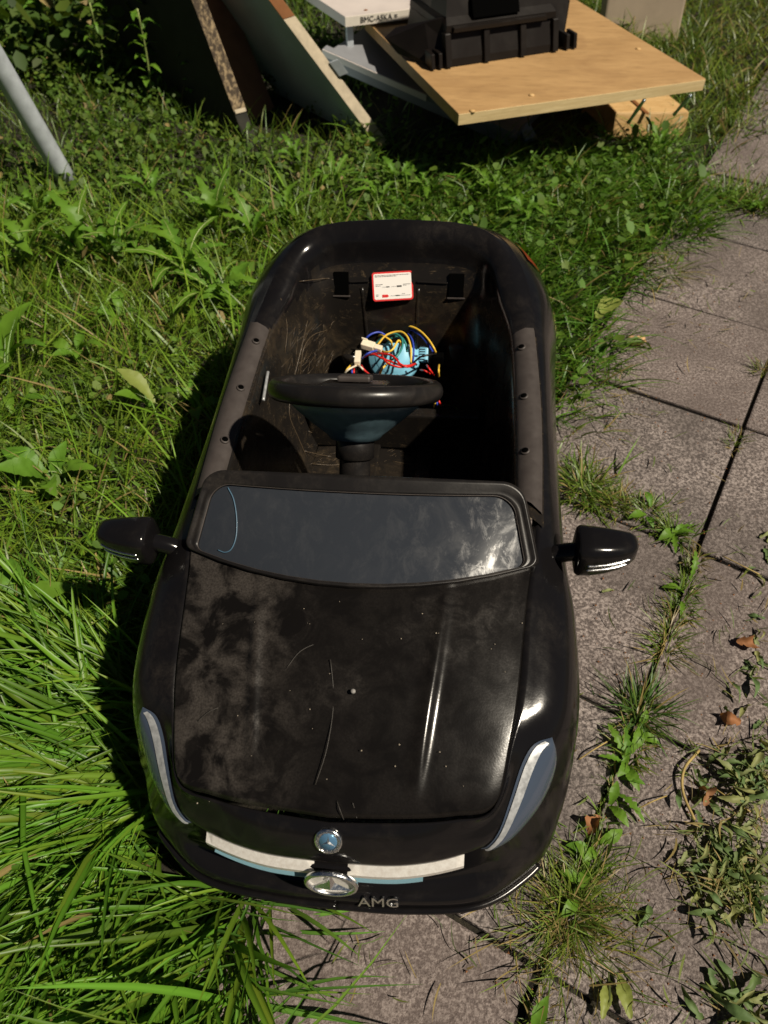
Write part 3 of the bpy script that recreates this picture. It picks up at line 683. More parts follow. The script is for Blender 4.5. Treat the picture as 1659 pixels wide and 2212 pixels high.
def star(name, c, nrm, up, r, parent, mat, ring_r, th):
    nrm = Vector(nrm).normalized(); x = Vector(up).cross(nrm).normalized(); y = nrm.cross(x); V = []; Fc = []
    V.append(Vector(c) + nrm * th)
    for k in range(6):
        a = R(90 + 60 * k); rr = r if k % 2 == 0 else r * .20
        V.append(Vector(c) + (x * math.cos(a) + y * math.sin(a)) * rr)
    for k in range(6): Fc.append((0, 1 + k, 1 + (k + 1) % 6))
    Fc.append((6, 5, 4, 3, 2, 1))
    s_o = pyd(name, V, Fc, mat, parent, False)
    return s_o, x, y, nrm
sc_ = Vector((.002, .009, .192)); sn_ = Vector((0, -.97, .16))
se = empty('star_emblem', sc_); se.parent = car
s_o, x_, y_, n_ = star('star', (0, 0, .0), sn_, (0, 0, 1), .027, se, 'chrome', .03, .007)
cp = [x_ * math.cos(2 * math.pi * k / 48) * .0285 + y_ * math.sin(2 * math.pi * k / 48) * .0255 for k in range(48)]
V = [];
for k in range(48):
    for q in range(8):
        w = 2 * math.pi * q / 8; V.append(cp[k] + cp[k].normalized() * math.cos(w) * .0028 + n_ * math.sin(w) * .0036)
pyd('ring', V, [(k * 8 + q, k * 8 + (q + 1) % 8, ((k + 1) % 48) * 8 + (q + 1) % 8, ((k + 1) % 48) * 8 + q) for k in range(48) for q in range(8)], 'chrome', se)
V = [-n_ * .004] + [p * .99 - n_ * .002 for p in cp]
pyd('dish', V, [(0, 1 + k, 1 + (k + 1) % 48) for k in range(48)], 'bar', se)
bc_ = surf(0, 6.0); bn_ = Vector((0, -.86, .62)).normalized(); bc_ = bc_ + bn_ * .001
be = empty('round_badge', bc_); be.parent = car
M_blue = plain('badge_blue', (.10, .22, .36), .25, .4)
lathe('disc', [(0, .0015), (.011, .0015), (.0145, .003), (.0158, .001), (.0158, -.006)], bn_, (0, 0, 0), 'chrome', be, 40)
lathe('enamel', [(0, .0022), (.0098, .0022), (.0102, .0012)], bn_, (0, 0, 0), M_blue, be, 32)
star('star', bn_ * .0022, bn_, (0, 0, 1), .0092, be, 'chrome', 0, .0025)
bx_ = Vector((1, 0, 0)); by_ = bn_.cross(bx_)
V, Fc = [], []
for k in range(30):                                        # laurel wreath
    a = 2 * math.pi * k / 30; d = bx_ * math.cos(a) + by_ * math.sin(a); t = bn_.cross(d); b0 = len(V)
    p = d * (.0118 + .0012 * (k % 2)) + bn_ * .0028
    V += [p - t * .0014, p + d * .0008 + bn_ * .0009, p + t * .0014, p - d * .0008]; Fc.append((b0, b0 + 1, b0 + 2, b0 + 3))
pyd('laurel_wreath', V, Fc, 'chrome', be, False)
lt = surf(.6, 1.55)
text_mesh('lettering', 'AMG', .023, 'chrome', car, frame_M(Vector((.052, lt.y + .002, lt.z + .009)), (1, .06, 0), (0, .42, 1)), .0015)
lipp = [surf(i, 1.25) for i in np.linspace(0, 3.6, 22)]
for sgn in (-1, 1):
    tube('bumper_lip', [Vector((p.x * sgn, p.y - .003, p.z + .002)) for p in lipp], .0045, 'body', car, 3, 8)
# wheels
for sgn in (-1, 1):
    for vv in (.235, .86):
        wl = empty('wheel', (sgn * .235, vv, .098)); wl.parent = car
        lathe('tyre', [(.06, -.034), (.09, -.034), (.098, -.026), (.1, 0), (.098, .026), (.09, .034), (.06, .034)], (1, 0, 0), (0, 0, 0), 'rubber', wl, 36)
        lathe('hubcap', [(0, .036), (.03, .038), (.058, .030), (.06, .02), (.06, -.034), (0, -.034)], (sgn, 0, 0), (0, 0, 0), 'bar', wl, 24)
car.rotation_euler = (0, R(-2.6), -R(5.6)); car.location = CAR_O + Vector((.012, 0, .004))

# ------------------------------------------------------------------ the pile of boards at the back
V3 = Vector
po = atz(158, 412, -.03)
pole_top = V3((-1.035, 2.17, .40)); d = pole_top - po
pole = tube('steel_pole', [po, po + d * 1.3, po + d * 2.6], .030, 'steel', None, 6, 24); tag(pole, 'round galvanised steel pole leaning out of the grass', 'pole')
# old dark board with worn edge
p0 = V3((-.475, 2.60, -.03)); ed = V3((-.135, .155, .37)).normalized(); gd = V3((-.62, .70, .02)).normalized(); td = V3((.072, .016, .012))
ob = hexa('old_board', p0, ed * 1.75, gd * .75, td * .55, 'darkboard', None, .002, p0); tag(ob, 'dark weathered thick board with flaking worn edge, leaning over the grass', 'board')  # unseen upper length added to throw shade over the far-left turf
hexa('worn_edge', V3((0, 0, 0)) - gd * .004 + ed * .115 - td * .01, ed * 1.6, gd * .0035, td * .57, 'wornedge', ob, .0008)
hexa('corner_chip', -gd * .0055 + ed * .108 + td * .03, ed * .012, gd * .004, td * .5, 'edgeband', ob, .0008)
p1 = atz(515, 275, -.03); p1b = atz(586, 238, -.03); ed2 = V3((-.15, .13, .37)).normalized()
bb = hexa('brown_panel', p1, ed2 * .95, p1b - p1, V3((.012, .02, 0)), 'brownboard', None, .004, p1); tag(bb, 'plain reddish brown panel standing behind the worn board', 'panel')
# grey-blue door with pale edge
p2 = V3((-.018, 2.60, -.03)); ed3 = V3((-.31, .085, .37)).normalized(); gd3 = V3((-.42, .52, -.02)).normalized()
td3 = V3((.046, .012, .010))
db = hexa('grey_blue_panel', p2, ed3 * .64, gd3 * .62, td3 * .75, 'teal', None, .002, p2); tag(db, 'large grey-blue laminate panel with pale wooden edge, leaning sideways', 'panel')
hexa('pale_edge', -gd3 * .004 - td3 * .02, ed3 * .475, gd3 * .0035, td3 * .79, 'edgeband', db, .0008)
hexa('veneer_edge', -gd3 * .004 - td3 * .02 + ed3 * .477, ed3 * .16, gd3 * .0035, td3 * .79, 'veneer', db, .0008)
hexa('hinge', -gd3 * .012 + ed3 * .265 + td3 * .7, ed3 * .05, gd3 * .006, V3((.03, -.005, .012)), 'steel', db, .001)
# grey cabinet panel under the plywood
A_, B_ = atz(1100, 316, -.02), atz(700, 140, .16); ab = B_ - A_; back = V3((.26, .42, .03))
gp = hexa('grey_cabinet_panel', A_, ab, back, V3((.0, -.012, .035)), 'greyboard', None, .003, A_); tag(gp, 'grey melamine cabinet panel lying tilted beneath the plywood sheet', 'panel')
rim_ = hexa('raised_rim', V3((0, -.014, .036)), ab, V3((.012, .026, .003)), V3((0, -.006, .02)), 'greyboard', gp, .002)
hexa('white_lip', V3((0, -.0165, .034)) + ab * .45, ab * .55, V3((-.002, -.004, 0)), V3((0, -.006, .022)), 'whiteboard', gp, .001)
hexa('metal_catch', ab * .52 + back * .25 + V3((0, -.012, .037)), V3((.05, -.02, -.012)), V3((.02, .05, .005)), V3((0, 0, .012)), 'steel', gp, .002)
q0 = atz(1135, 302, -.02)
bs = hexa('blue_batten', q0, V3((-.16, .20, .20)), V3((.045, .02, 0)), V3((0, .012, -.018)), 'blueboard', None, .002, q0); tag(bs, 'narrow pale blue batten propped under the plywood', 'batten')
# plywood sheet
PZ = .25; f0 = V3((.208, 2.168, PZ - .032)); pa_ = V3((.764, .252, .0)); pb_ = V3((-.275, .79, .0))
py = hexa('plywood_sheet', f0, pa_, pb_, V3((0, 0, .032)), 'ply', None, .002, f0); tag(py, 'bright plywood sheet lying flat on the pile', 'plywood sheet')
hexa('front_edge', V3((.0, -.003, .001)) + pa_ * .002, pa_ * .996, V3((-.001, .0025, 0)), V3((0, 0, .029)), 'plyedge', py, .0005)
for (x_, y_) in ((1375, 105), (1145, 208), (1220, 293 - 20 + 0)):
    pass
for (x_, y_) in ((1378, 106), (1148, 206), (1020, 240)):
    c = atz(x_, y_, PZ); lathe('screw', [(0, .004), (.005, .004), (.0085, .002), (.0085, -.002)], (0, 0, 1), c - f0, 'pine', py, 14)
for (x_, y_, l_) in ((1392, 215, .085), (1492, 205, .075)):
    c = atz(x_, y_, PZ - .034); V, Fc = tube_vf([c - f0 + V3((-.002 * k, .006 * k, -l_ / 8 * k)) for k in range(9)], .0055, 8, True, lambda t: 1 + .12 * math.sin(t * 40)); pyd('bolt', V, Fc, 'screw', py)
# pine block under the right side, hidden support timbers
w0 = V3((.80, 2.655, -.02))
pb = hexa('pine_block', w0, V3((.255, .005, .0)), V3((-.13, .36, .03)), V3((0, .02, .075)), 'pine', None, .006, w0); tag(pb, 'short sawn pine block under the bolted corner of the plywood', 'timber block')
hexa('grain_strip', V3((.10, -.001, .076)), V3((.014, 0, 0)), V3((-.12, .34, .028)), V3((0, 0, .0015)), 'veneer', pb, .0005)
wb = V3((.19, 2.89, -.03)); wbk = hexa('support_timber', wb, V3((.5, .165, 0)), V3((-.03, .09, 0)), V3((0, 0, PZ - .032 + .03)), 'pine', None, .004, wb); tag(wbk, 'sawn timber lying across under the back of the plywood', 'timber')
# white table top above
TZ = .292; t0 = atz(745, 36, TZ) - V3((0, 0, .030)); ta_ = V3((.84, .315, 0)); tb_ = V3((-.30, .56, 0))
tt = hexa('white_tabletop', t0, ta_ * .66, tb_, V3((0, 0, .030)), 'whiteboard', None, .002, t0); tag(tt, 'white melamine tabletop with handwriting on its edge', 'tabletop')
hexa('front_edge', V3((.0, -.003, .0)) + ta_ * .001, ta_ * .658, V3((-.001, .0025, 0)), V3((0, 0, .029)), 'whiteedge', tt, .0005)
tx = ta_.normalized(); text_mesh('handwriting', 'BMC-ASKA =', .024, 'blackprint', tt, frame_M(ta_ * .135 + V3((.0008, -.0042, .015)), tx, (0, 0, 1)), .0003)
lathe('screw_dot', [(0, .002), (.006, .0015), (.007, 0)], (0, 0, 1), atz(790, 22, TZ) - t0, 'veneer', tt, 12)
hexa('leg_bracket', V3((.004, .03, -.09)), V3((.022, .008, 0)), V3((-.006, .02, 0)), V3((0, 0, .09)), 'steel', tt, .002)
# cream panel far right
c0 = atz(1300, 84, -.03); c1 = atz(1462, 98, -.03)
cp_ = hexa('cream_panel', c0, (c1 - c0), V3((-.03, .10, .9)), V3((-.02, .03, 0)), 'creamboard', None, .008, c0); tag(cp_, 'cream painted panel standing upright beyond the plywood sheet', 'panel')
# black moulded plastic tray on the plywood
tr0 = V3((.185, 2.500, PZ + .002)); tx_ = V3((.925, .37, 0)).normalized(); ty_ = V3((-.37, .925, 0)).normalized(); TL, TD, TH = .40, .30, .235
tray = empty('moulded_tray', tr0); tag(tray, 'black moulded plastic tray standing on the plywood sheet', 'plastic tray')
def T(a, b, c): return tx_ * a + ty_ * b + V3((0, 0, c))
V = []
for (c, ins, fr_) in ((0, .0, 0), (.02, .002, .004), (.085, .012, .028), (.088, .010, .020), (.105, .012, .022), (.12, .02, .045), (TH - .01, .035, .085), (TH, .045, .095)):
    for (a, b) in ((ins, fr_), (TL * .33, fr_), (TL * .66, fr_), (TL - ins, fr_), (TL - ins * .8, TD * .5), (TL - ins, TD), (TL * .5, TD), (ins, TD), (ins * .8, TD * .5)): V.append(T(a, b, c))
Fc = grid_f(8, 9, True); Fc.append(tuple(range(63, 72)))
pyd('tray_body', V, Fc, 'tray', tray, False)
for k, a in enumerate((.004, .135, .262, .378)):
    hexa('rib', T(a, -.012, .002), tx_ * .020, T(0, .03, 0), T(0, .026, .085), 'tray', tray, .003)
hexa('ledge', T(.03, .008, .088), tx_ * .32, T(0, .03, 0), T(0, 0, .014), 'tray', tray, .003)
hexa('recess_shade', T(.10, .022, .115), tx_ * .16, T(0, .03, .0), T(0, .025, .05), 'dark', tray, .004)  # solid black block, recess shade painted as colour
# side flanges
V = [T(.01, .0, .0), T(-.03, .03, .0), T(-.10, .13, .012), T(-.125, .17, .045), T(-.085, .17, .07), T(-.03, .09, .10), T(.02, .05, .12), T(.02, .03, .06)]
pl = [q + T(0, .012, 0) for q in V]
pyd('flange', V + pl, [tuple(range(8)), tuple(range(15, 7, -1))] + [(i, (i + 1) % 8, 8 + (i + 1) % 8, 8 + i) for i in range(8)], 'tray', tray, False)
V = [T(TL - .01, .02, 0), T(TL + .045, .04, .0), T(TL + .085, .10, .13), T(TL + .10, .14, .25), T(TL + .02, .15, .25), T(TL - .02, .08, .12)]
pl = [q + T(0, .012, 0) for q in V]
pyd('flange', V + pl, [tuple(range(6)), tuple(range(11, 5, -1))] + [(i, (i + 1) % 6, 6 + (i + 1) % 6, 6 + i) for i in range(6)], 'tray', tray, False)
for a in (-.045, -.02, TL + .028, TL + .055):
    hexa('foot_tab', T(a, -.01, .002), tx_ * .012, T(0, .05, 0), T(0, .01, .04), 'tray', tray, .002)
tube('clip', [T(.10, .055, .175), T(.092, .052, .19), T(.102, .05, .205), T(.115, .052, .20)], .003, 'bar', tray, 4, 6)

# ------------------------------------------------------------------ vegetation helpers
def raw_mesh(name, V, quads, tris, col, mat):
    me = bpy.data.meshes.new(name); nV, nq, nt3 = len(V), len(quads), len(tris)
    me.vertices.add(nV); me.vertices.foreach_set('co', V.astype(np.float32).ravel())
    loops = np.concatenate([quads.ravel(), tris.ravel()]).astype(np.int32)
    me.loops.add(len(loops)); me.loops.foreach_set('vertex_index', loops)
    st = np.concatenate([np.arange(nq) * 4, nq * 4 + np.arange(nt3) * 3]).astype(np.int32)
    me.polygons.add(nq + nt3); me.polygons.foreach_set('loop_start', st)
    me.polygons.foreach_set('use_smooth', np.ones(nq + nt3, dtype=bool))
    a = me.attributes.new('col', 'FLOAT_COLOR', 'POINT'); c4 = np.ones((nV, 4), np.float32); c4[:, :3] = col; a.data.foreach_set('color', c4.ravel())
    me.update(calc_edges=True); me.materials.append(M[mat] if isinstance(mat, str) else mat)
    return me
def blades(root, L, w, phi, lean, droop, col, twist=None, seg=5, fold=False, curl=.12):
    """root (n,3); phi direction of lean; lean 0 upright..1 flat; droop = how far the tip sags"""
    n = len(root); t = np.linspace(0, 1, seg + 1)[None, :]
    d = np.stack([np.cos(phi), np.sin(phi)], 1)
    r = L[:, None] * (lean[:, None] * t + (1 - lean[:, None]) * droop[:, None] * t ** 2 * .8)
    z = L[:, None] * (np.sqrt(np.clip(1 - lean[:, None] ** 2, .02, 1)) * t - droop[:, None] * t ** 2 * .62)
    side = rng.normal(0, curl, n)[:, None] * L[:, None] * t ** 2
    px = root[:, 0:1] + d[:, 0:1] * r - d[:, 1:2] * side; pyy = root[:, 1:2] + d[:, 1:2] * r + d[:, 0:1] * side
    pz = np.maximum(root[:, 2:3] + z, root[:, 2:3] + .004 + rng.uniform(0, .02, n)[:, None] * t)
    if twist is None: twist = rng.normal(0, .7, n)
    wx_, wy_ = -np.sin(phi + twist), np.cos(phi + twist); wz = rng.normal(0, .25, n)
    prof = np.clip(np.array([.55, .9, 1., .85, .55, .0][:seg + 1]) if seg == 5 else np.linspace(1, 0, seg + 1), 0, 1)
    hw = w[:, None] * .5 * prof[None, :]
    A = np.stack([px - wx_[:, None] * hw, pyy - wy_[:, None] * hw, pz - wz[:, None] * hw], 2); B = np.stack([px + wx_[:, None] * hw, pyy + wy_[:, None] * hw, pz + wz[:, None] * hw], 2)
    if fold:
        nv = 3 * seg + 1; V = np.empty((n, nv, 3)); Cm = np.stack([px, pyy, pz - hw * .75], 2)
        V[:, 0:3 * seg:3] = A[:, :seg]; V[:, 1:3 * seg:3] = Cm[:, :seg]; V[:, 2:3 * seg:3] = B[:, :seg]; V[:, 3 * seg] = A[:, seg]; b0 = (np.arange(n) * nv)[:, None]
        q = np.concatenate([b0 + np.array([[3 * k + h, 3 * k + h + 1, 3 * k + h + 4, 3 * k + h + 3]]) for k in range(seg - 1) for h in (0, 1)], 0)
        tr3 = np.concatenate([b0 + np.array([[3 * seg - 3 + h, 3 * seg - 2 + h, 3 * seg]]) for h in (0, 1)], 0)
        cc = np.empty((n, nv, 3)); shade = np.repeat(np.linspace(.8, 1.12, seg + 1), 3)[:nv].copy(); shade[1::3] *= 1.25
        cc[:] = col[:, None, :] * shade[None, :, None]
        return V.reshape(-1, 3), q, tr3, cc.reshape(-1, 3)
    nv = 2 * seg + 1; V = np.empty((n, nv, 3)); V[:, 0:2 * seg:2] = A[:, :seg]; V[:, 1:2 * seg:2] = B[:, :seg]; V[:, 2 * seg] = A[:, seg]
    b0 = (np.arange(n) * nv)[:, None]
    q = np.concatenate([b0 + np.array([[2 * k, 2 * k + 1, 2 * k + 3, 2 * k + 2]]) for k in range(seg - 1)], 0)
    tr3 = b0 + np.array([[2 * seg - 2, 2 * seg - 1, 2 * seg]])
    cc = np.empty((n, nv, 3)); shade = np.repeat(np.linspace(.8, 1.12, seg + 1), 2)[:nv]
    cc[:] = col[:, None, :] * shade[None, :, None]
    return V.reshape(-1, 3), q, tr3, cc.reshape(-1, 3)
def merge(parts):
    Vs, qs, ts, cs = [], [], [], []; off = 0
    for V, q, t, c in parts: Vs.append(V); qs.append(q + off); ts.append(t + off); cs.append(c); off += len(V)
    return np.concatenate(Vs), np.concatenate(qs), np.concatenate(ts), np.concatenate(cs)
def green(n, base=(.075, .170, .016), yel=.3, dry=.04):
    b0 = np.array(base)[None, :] * rng.uniform(.55, 1.45, n)[:, None]
    y = rng.random(n)[:, None] ** 2 * yel; c = b0 * (1 - y) + np.array([[.26, .30, .03]]) * y
    dm = rng.random(n) < dry; c[dm] = np.array([.30, .23, .09]) * rng.uniform(.6, 1.2, dm.sum())[:, None]
    return c
def car_uv(x, y):
    dx, dy = x - CAR_O.x, y - CAR_O.y; s, c = math.sin(CAR_A), math.cos(CAR_A); return dx * c - dy * s, dx * s + dy * c
def patio_d(x, y): return (x - J0.x) * E2.x + (y - J0.y) * E2.y + PS       # >0 inside the patio
def keep_lawn(x, y, over=.0, ragged=.05):
    u, v = car_uv(x, y)
    incar = (np.abs(u) < .25) & (v > .05) & (v < 1.07)
    # turf has crept over the slab edge by a varying amount
    al = (x - J0.x) * E1.x + (y - J0.y) * E1.y
    creep = .03 + .05 * np.sin(al * 5.0 + 1) + .025 * np.sin(al * 17) + np.clip((al - .7) * .10, 0, .12) + over
    creep = np.where(al < -.62, creep + .03, creep)
    pile = ((x > -.05) & (x < 1.0) & (y > 2.40 + .30 * (x - .2))) | ((x > -.5) & (x <= -.05) & (y > 2.66 - .12 * x))
    pile = pile & (y < 3.1 + .3 * x) & (rng.random(len(x)) < .88)
    return (~incar) & (~pile) & (patio_d(x, y) < creep + rng.normal(0, ragged, len(x)) * .6)
def ground_z(n): return np.full(n, -.032)
def sample(n, x0, x1, y0, y1, **k):
    x = rng.uniform(x0, x1, n); y = rng.uniform(y0, y1, n); m = keep_lawn(x, y, **k); return x[m], y[m]
parts = []
def patch(n, x0, x1, y0, y1, L, w, lean, droop, phi=None, spread=3.2, base=(.075, .170, .016), yel=.3, dry=.04, cond=None, fold=False, curl=.12, **k):
    x, y = sample(n, x0, x1, y0, y1, **k)
    if cond is not None: m = cond(x, y); x, y = x[m], y[m]
    n = len(x)
    if n == 0: return
    ph = (phi(x, y) if phi is not None else np.zeros(n)) + rng.normal(0, spread, n)
    clump = .8 + .4 * np.sin(x * 23 + 3 * np.sin(y * 11)) * np.sin(y * 19 + 2)
    Lr = rng.uniform(L[0], L[1], n) * np.clip(clump, .55, 1.25)
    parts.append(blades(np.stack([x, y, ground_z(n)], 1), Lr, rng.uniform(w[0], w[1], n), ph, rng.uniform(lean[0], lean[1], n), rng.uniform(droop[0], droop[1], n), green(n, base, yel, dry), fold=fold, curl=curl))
def away(x, y):                                           # pushed over by the car: lean away from its flank
    u, v = car_uv(x, y); return np.arctan2(np.clip((v - .30), -1, .30) * 1.15, np.where(u < 0, np.minimum(u + .02, -.10), .2)) + 0 * x
def near_left(x, y): u, v = car_uv(x, y); return ((u < -.2) & (v < .33 + .10 * np.sin(x * 9))) | (v < .10)
def near_left2(x, y): u, v = car_uv(x, y); return ((u < -.2) & (v < .55)) | (v < .12)
# long combed grass beside and in front of the near wing
patch(10500, -1.0, .05, -.30, .78, (.17, .36), (.0035, .0108), (.40, .85), (.25, .75), away, .55, (.070, .172, .014), .40, .004, near_left, True, .26, ragged=.03, over=-.03)
patch(260, -.45, .02, -.1, .26, (.18, .30), (.003, .007), (.55, .9), (.2, .6), lambda x, y: np.full(len(x), -.35), .5, (.08, .19, .03), .3, .004, lambda x, y: (patio_d(x, y) > -.16), True, .25, ragged=.01, over=.0)
patch(8000, -1.0, .05, -.30, .85, (.08, .18), (.003, .006), (.3, .8), (.2, .6), away, 1.0, (.055, .14, .014), .3, .05, near_left2, ragged=.03, over=-.05)
# short mixed turf to the left and behind
def mid_left(x, y): u, v = car_uv(x, y); return (u < 0) & (v >= .55)
patch(25000, -1.7, 0., .45, 2.1, (.06, .18), (.0018, .0042), (.3, .85), (.1, .5), None, 3.2, (.095, .185, .018), .6, .09, lambda x, y: (car_uv(x, y)[1] > .25) & (x > -.2 - .75 * y))
patch(3500, -1.6, -.1, .6, 2.2, (.14, .27), (.003, .0058), (.35, .85), (.1, .5), None, 3.2, (.115, .23, .018), .4, .04, lambda x, y: (car_uv(x, y)[1] > .45))
patch(27000, -2.3, 1.4, 1.8, 4.4, (.06, .17), (.0020, .0045), (.15, .7), (.15, .6), None, 3.2, (.060, .130, .016), .45, .06)
patch(15000, -.1, .95, 1.2, 2.75, (.08, .22), (.0024, .0052), (.3, .8), (.3, .8), lambda x, y: np.full(len(x), -.9), 1.1, (.065, .165, .016), .3, .05, None, ragged=.05)
patch(2600, .05, .75, .75, 1.6, (.05, .14), (.002, .0045), (.3, .85), (.3, .7), lambda x, y: np.full(len(x), -.5), 1.2, (.085, .165, .020), .5, .18, lambda x, y: car_uv(x, y)[0] > .22, ragged=.05, over=.03)
patch(9000, .9, 2.4, 2.6, 4.6, (.08, .2), (.003, .006), (.3, .8), (.3, .8), None, 3.2, (.075, .125, .018), .6, .14)
Vg, qg, tg, cg = merge(parts)
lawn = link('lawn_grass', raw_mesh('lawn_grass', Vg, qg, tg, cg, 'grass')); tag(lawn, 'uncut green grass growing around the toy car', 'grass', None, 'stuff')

# small round and pointed leaves of creeping weeds
def leaflets(x, y, zmin, zmax, smin, smax, base, yel=.25):
    n = len(x); s = rng.uniform(smin, smax, n); a = rng.uniform(0, 2 * np.pi, n); tilt = rng.normal(0, .45, n); tilt2 = rng.normal(0, .45, n)
    pts = np.array([[0, 0, 0], [.33, .42, .03], [.72, .44, .02], [1, .0, -.06], [.72, -.44, .02], [.33, -.42, .03], [.5, 0, -.07]])
    el = rng.uniform(.55, 1.15, n)
    X = pts[None, :, 0] * s[:, None]; Y = pts[None, :, 1] * (s * el)[:, None]; Z = pts[None, :, 2] * s[:, None] + X * np.tan(np.clip(tilt, -1, 1))[:, None] + Y * np.tan(np.clip(tilt2, -1, 1))[:, None]
    zc = rng.uniform(zmin, zmax, n)
    V = np.stack([x[:, None] + X * np.cos(a)[:, None] - Y * np.sin(a)[:, None], y[:, None] + X * np.sin(a)[:, None] + Y * np.cos(a)[:, None], np.maximum(zc[:, None] + Z, -.02)], 2)
    b0 = (np.arange(n) * 7)[:, None]
    t = np.concatenate([b0 + np.array([[i, (i + 1) % 6, 6]]) for i in range(6)], 0)
    c = np.repeat(green(n, base, yel, .02)[:, None, :], 7, 1)
    return V.reshape(-1, 3), np.zeros((0, 4), int), t, c.reshape(-1, 3)
lp_ = []
x, y = sample(36000, -2.3, .9, 1.75, 4.4); m_ = ((x < .1) | (y > 2.9) | (rng.random(len(x)) < .4)) & (np.sin(x * 7 + 2 * np.sin(y * 5)) + np.sin(y * 6.3) > -.9); x, y = x[m_], y[m_]; lp_.append(leaflets(x, y, -.02, .06, .009, .026, (.062, .125, .015)))
x, y = sample(3500, -1.5, -.1, .7, 1.9); m_ = (np.sin(x * 9 + 2 * np.sin(y * 7)) > .1); x, y = x[m_], y[m_]; lp_.append(leaflets(x, y, -.01, .05, .008, .022, (.080, .16, .02)))
x, y = sample(1100, .1, 1.0, 1.25, 2.6); lp_.append(leaflets(x, y, -.01, .08, .012, .03, (.070, .15, .018)))
x, y = sample(3500, -2.4, -.55, 3.0, 4.4); lp_.append(leaflets(x, y, .0, .30, .03, .06, (.040, .085, .012)))  # far-left darkness is painted into these darker leaves
Vg, qg, tg, cg = merge(lp_)
clo = link('creeping_weeds', raw_mesh('creeping_weeds', Vg, qg, tg, cg, 'clover')); tag(clo, 'low creeping weeds with small round leaves among the grass', 'ground cover', None, 'stuff')

# broad leaves as real leaf meshes
def leaf_mesh(name, L, W, lobed=.0, teeth=7, bend=.4, fold=.25, curl=0, mat='weed', seed=0, rib=True):
    r_ = random.Random(seed); n = 22; V, Fc = [], []
    for i in range(n + 1):
        t = i / n
        w = W * .5 * (math.sin(math.pi * t ** .75) ** .8) * (.25 + .75 * min(1, t * 1.6)) + (.004 if t < .15 else 0)
        if lobed: w *= 1 - lobed * (.5 + .5 * math.cos(2 * math.pi * teeth * t)) * (1 if .1 < t < .85 else .3)
        ph = bend * t * t; x_ = L * (t - .18 * bend * t * t); z_ = L * (.25 * math.sin(math.pi * t * .9) * bend - .25 * ph * t)
        wob = .05 * W * math.sin(t * 17 + seed)
        row = [(-1, fold), (-.5, fold * .35), (0, 0), (.5, fold * .35), (1, fold)]
        for s_, fz in row:
            back = lobed * .22 * W * abs(s_) * (1 if .1 < t < .9 else 0)
            V.append((x_ - back, s_ * w + wob * .2, z_ + fz * w + (curl * w * s_ * math.sin(t * 6)) + .06 * w * math.sin(t * 31 + 3 * s_ + seed)))
    Fc = grid_f(n + 1, 5)
    me = bpy.data.meshes.new(name); me.from_pydata(V, [], Fc); me.polygons.foreach_set('use_smooth', [True] * len(me.polygons)); me.materials.append(M[mat])
    return me
LM = [leaf_mesh('leaf', .17, .052, .55, 6, .5, .3, 0, 'weed', 1), leaf_mesh('leaf', .15, .045, .6, 7, .8, .35, .2, 'weed', 2), leaf_mesh('leaf', .13, .060, .15, 9, .6, .25, .1, 'weed', 3), leaf_mesh('leaf', .12, .055, .1, 8, .3, .35, .1, 'weed_light', 4)]
rib_me = bpy.data.meshes.new('midrib'); Vr, Fr = tube_vf([Vector((.17 * (t - .09 * t * t), 0, .17 * (.125 * math.sin(math.pi * t * .9) - .125 * t ** 3) + .001)) for t in np.linspace(.0, .93, 12)], .0016, 5, True, lambda t: 1.2 - .9 * t)
rib_me.from_pydata([tuple(q) for q in Vr], [], Fr); rib_me.materials.append(M['rib'])
def plant(name, pos, n, kinds, scale, label, cat, group, up=.7, phis=None, sag=.0):
    e = empty(name, pos, 0); tag(e, label, cat, group)
    for k in range(n):
        kd = random.choice(kinds); l = bpy.data.objects.new('leaf', LM[kd]); C.objects.link(l); l.parent = e
        a = phis[k] if phis else 2 * math.pi * (k + random.uniform(-.25, .25)) / n
        s = scale * random.uniform(.75, 1.15); l.scale = (s, s, s)
        l.rotation_euler = (random.uniform(-.35, .35), -(up + random.uniform(-.25, .2)), a); l.location = (math.cos(a) * .006, math.sin(a) * .006, random.uniform(0, .012))
        if kd == 0:
            r2 = bpy.data.objects.new('midrib', rib_me); C.objects.link(r2); r2.parent = l
    return e
G1 = 'dandelion rosettes in the lawn'; L1 = 'lobed green dandelion rosette growing in the lawn'
for x_, y_, n_, s_, up_ in ((185, 560, 3, 1.25, .95), (245, 560, 4, .9, .8), (470, 500, 4, .9, 1.0), (550, 520, 4, .85, .9), (290, 545, 3, .8, .8), (400, 590, 5, .95, .6), (470, 640, 4, .8, .5), (60, 560, 4, 1.0, .7), (620, 470, 4, .7, .7),
    (820, 440, 5, .6, .6), (930, 420, 5, .6, .6), (1060, 415, 5, .6, .6), (860, 400, 4, .6, .7), (720, 400, 5, .6, .6), (330, 430, 4, .7, .7), (90, 470, 4, .8, .6), (1130, 470, 5, .6, .6), (640, 350, 4, .6, .7), (1420, 330, 4, .55, .9)):
    if x_ < 130: l_, g_ = 'dandelion rosette in the turf at the foot of the steel pole', 'dandelions left of the pole foot'
    elif y_ > 480 and x_ < 300: l_, g_ = 'tall dandelion with upright lobed leaves in front of the steel pole', 'dandelions in front of the pole'
    elif x_ < 650 and y_ > 440: l_, g_ = 'dandelion rosette between the steel pole and the rear of the car', 'dandelions between pole and car'
    elif x_ > 1300: l_, g_ = 'small bright dandelion beside the pine block', None
    elif x_ > 700: l_, g_ = 'small dandelion behind the car, in front of the board pile', 'dandelions behind the car'
    else: l_, g_ = 'dandelion in the turf below the worn dark board', 'dandelions below the boards'
    plant('dandelion', tuple(atz(x_, y_, .012)), n_ + 2, [0, 1], s_ * 1.15, l_, 'weed', g_, up_)
G2 = 'broad-leaved dock plants in the lawn'; L2 = 'broad smooth-leaved green dock plant growing in the lawn'
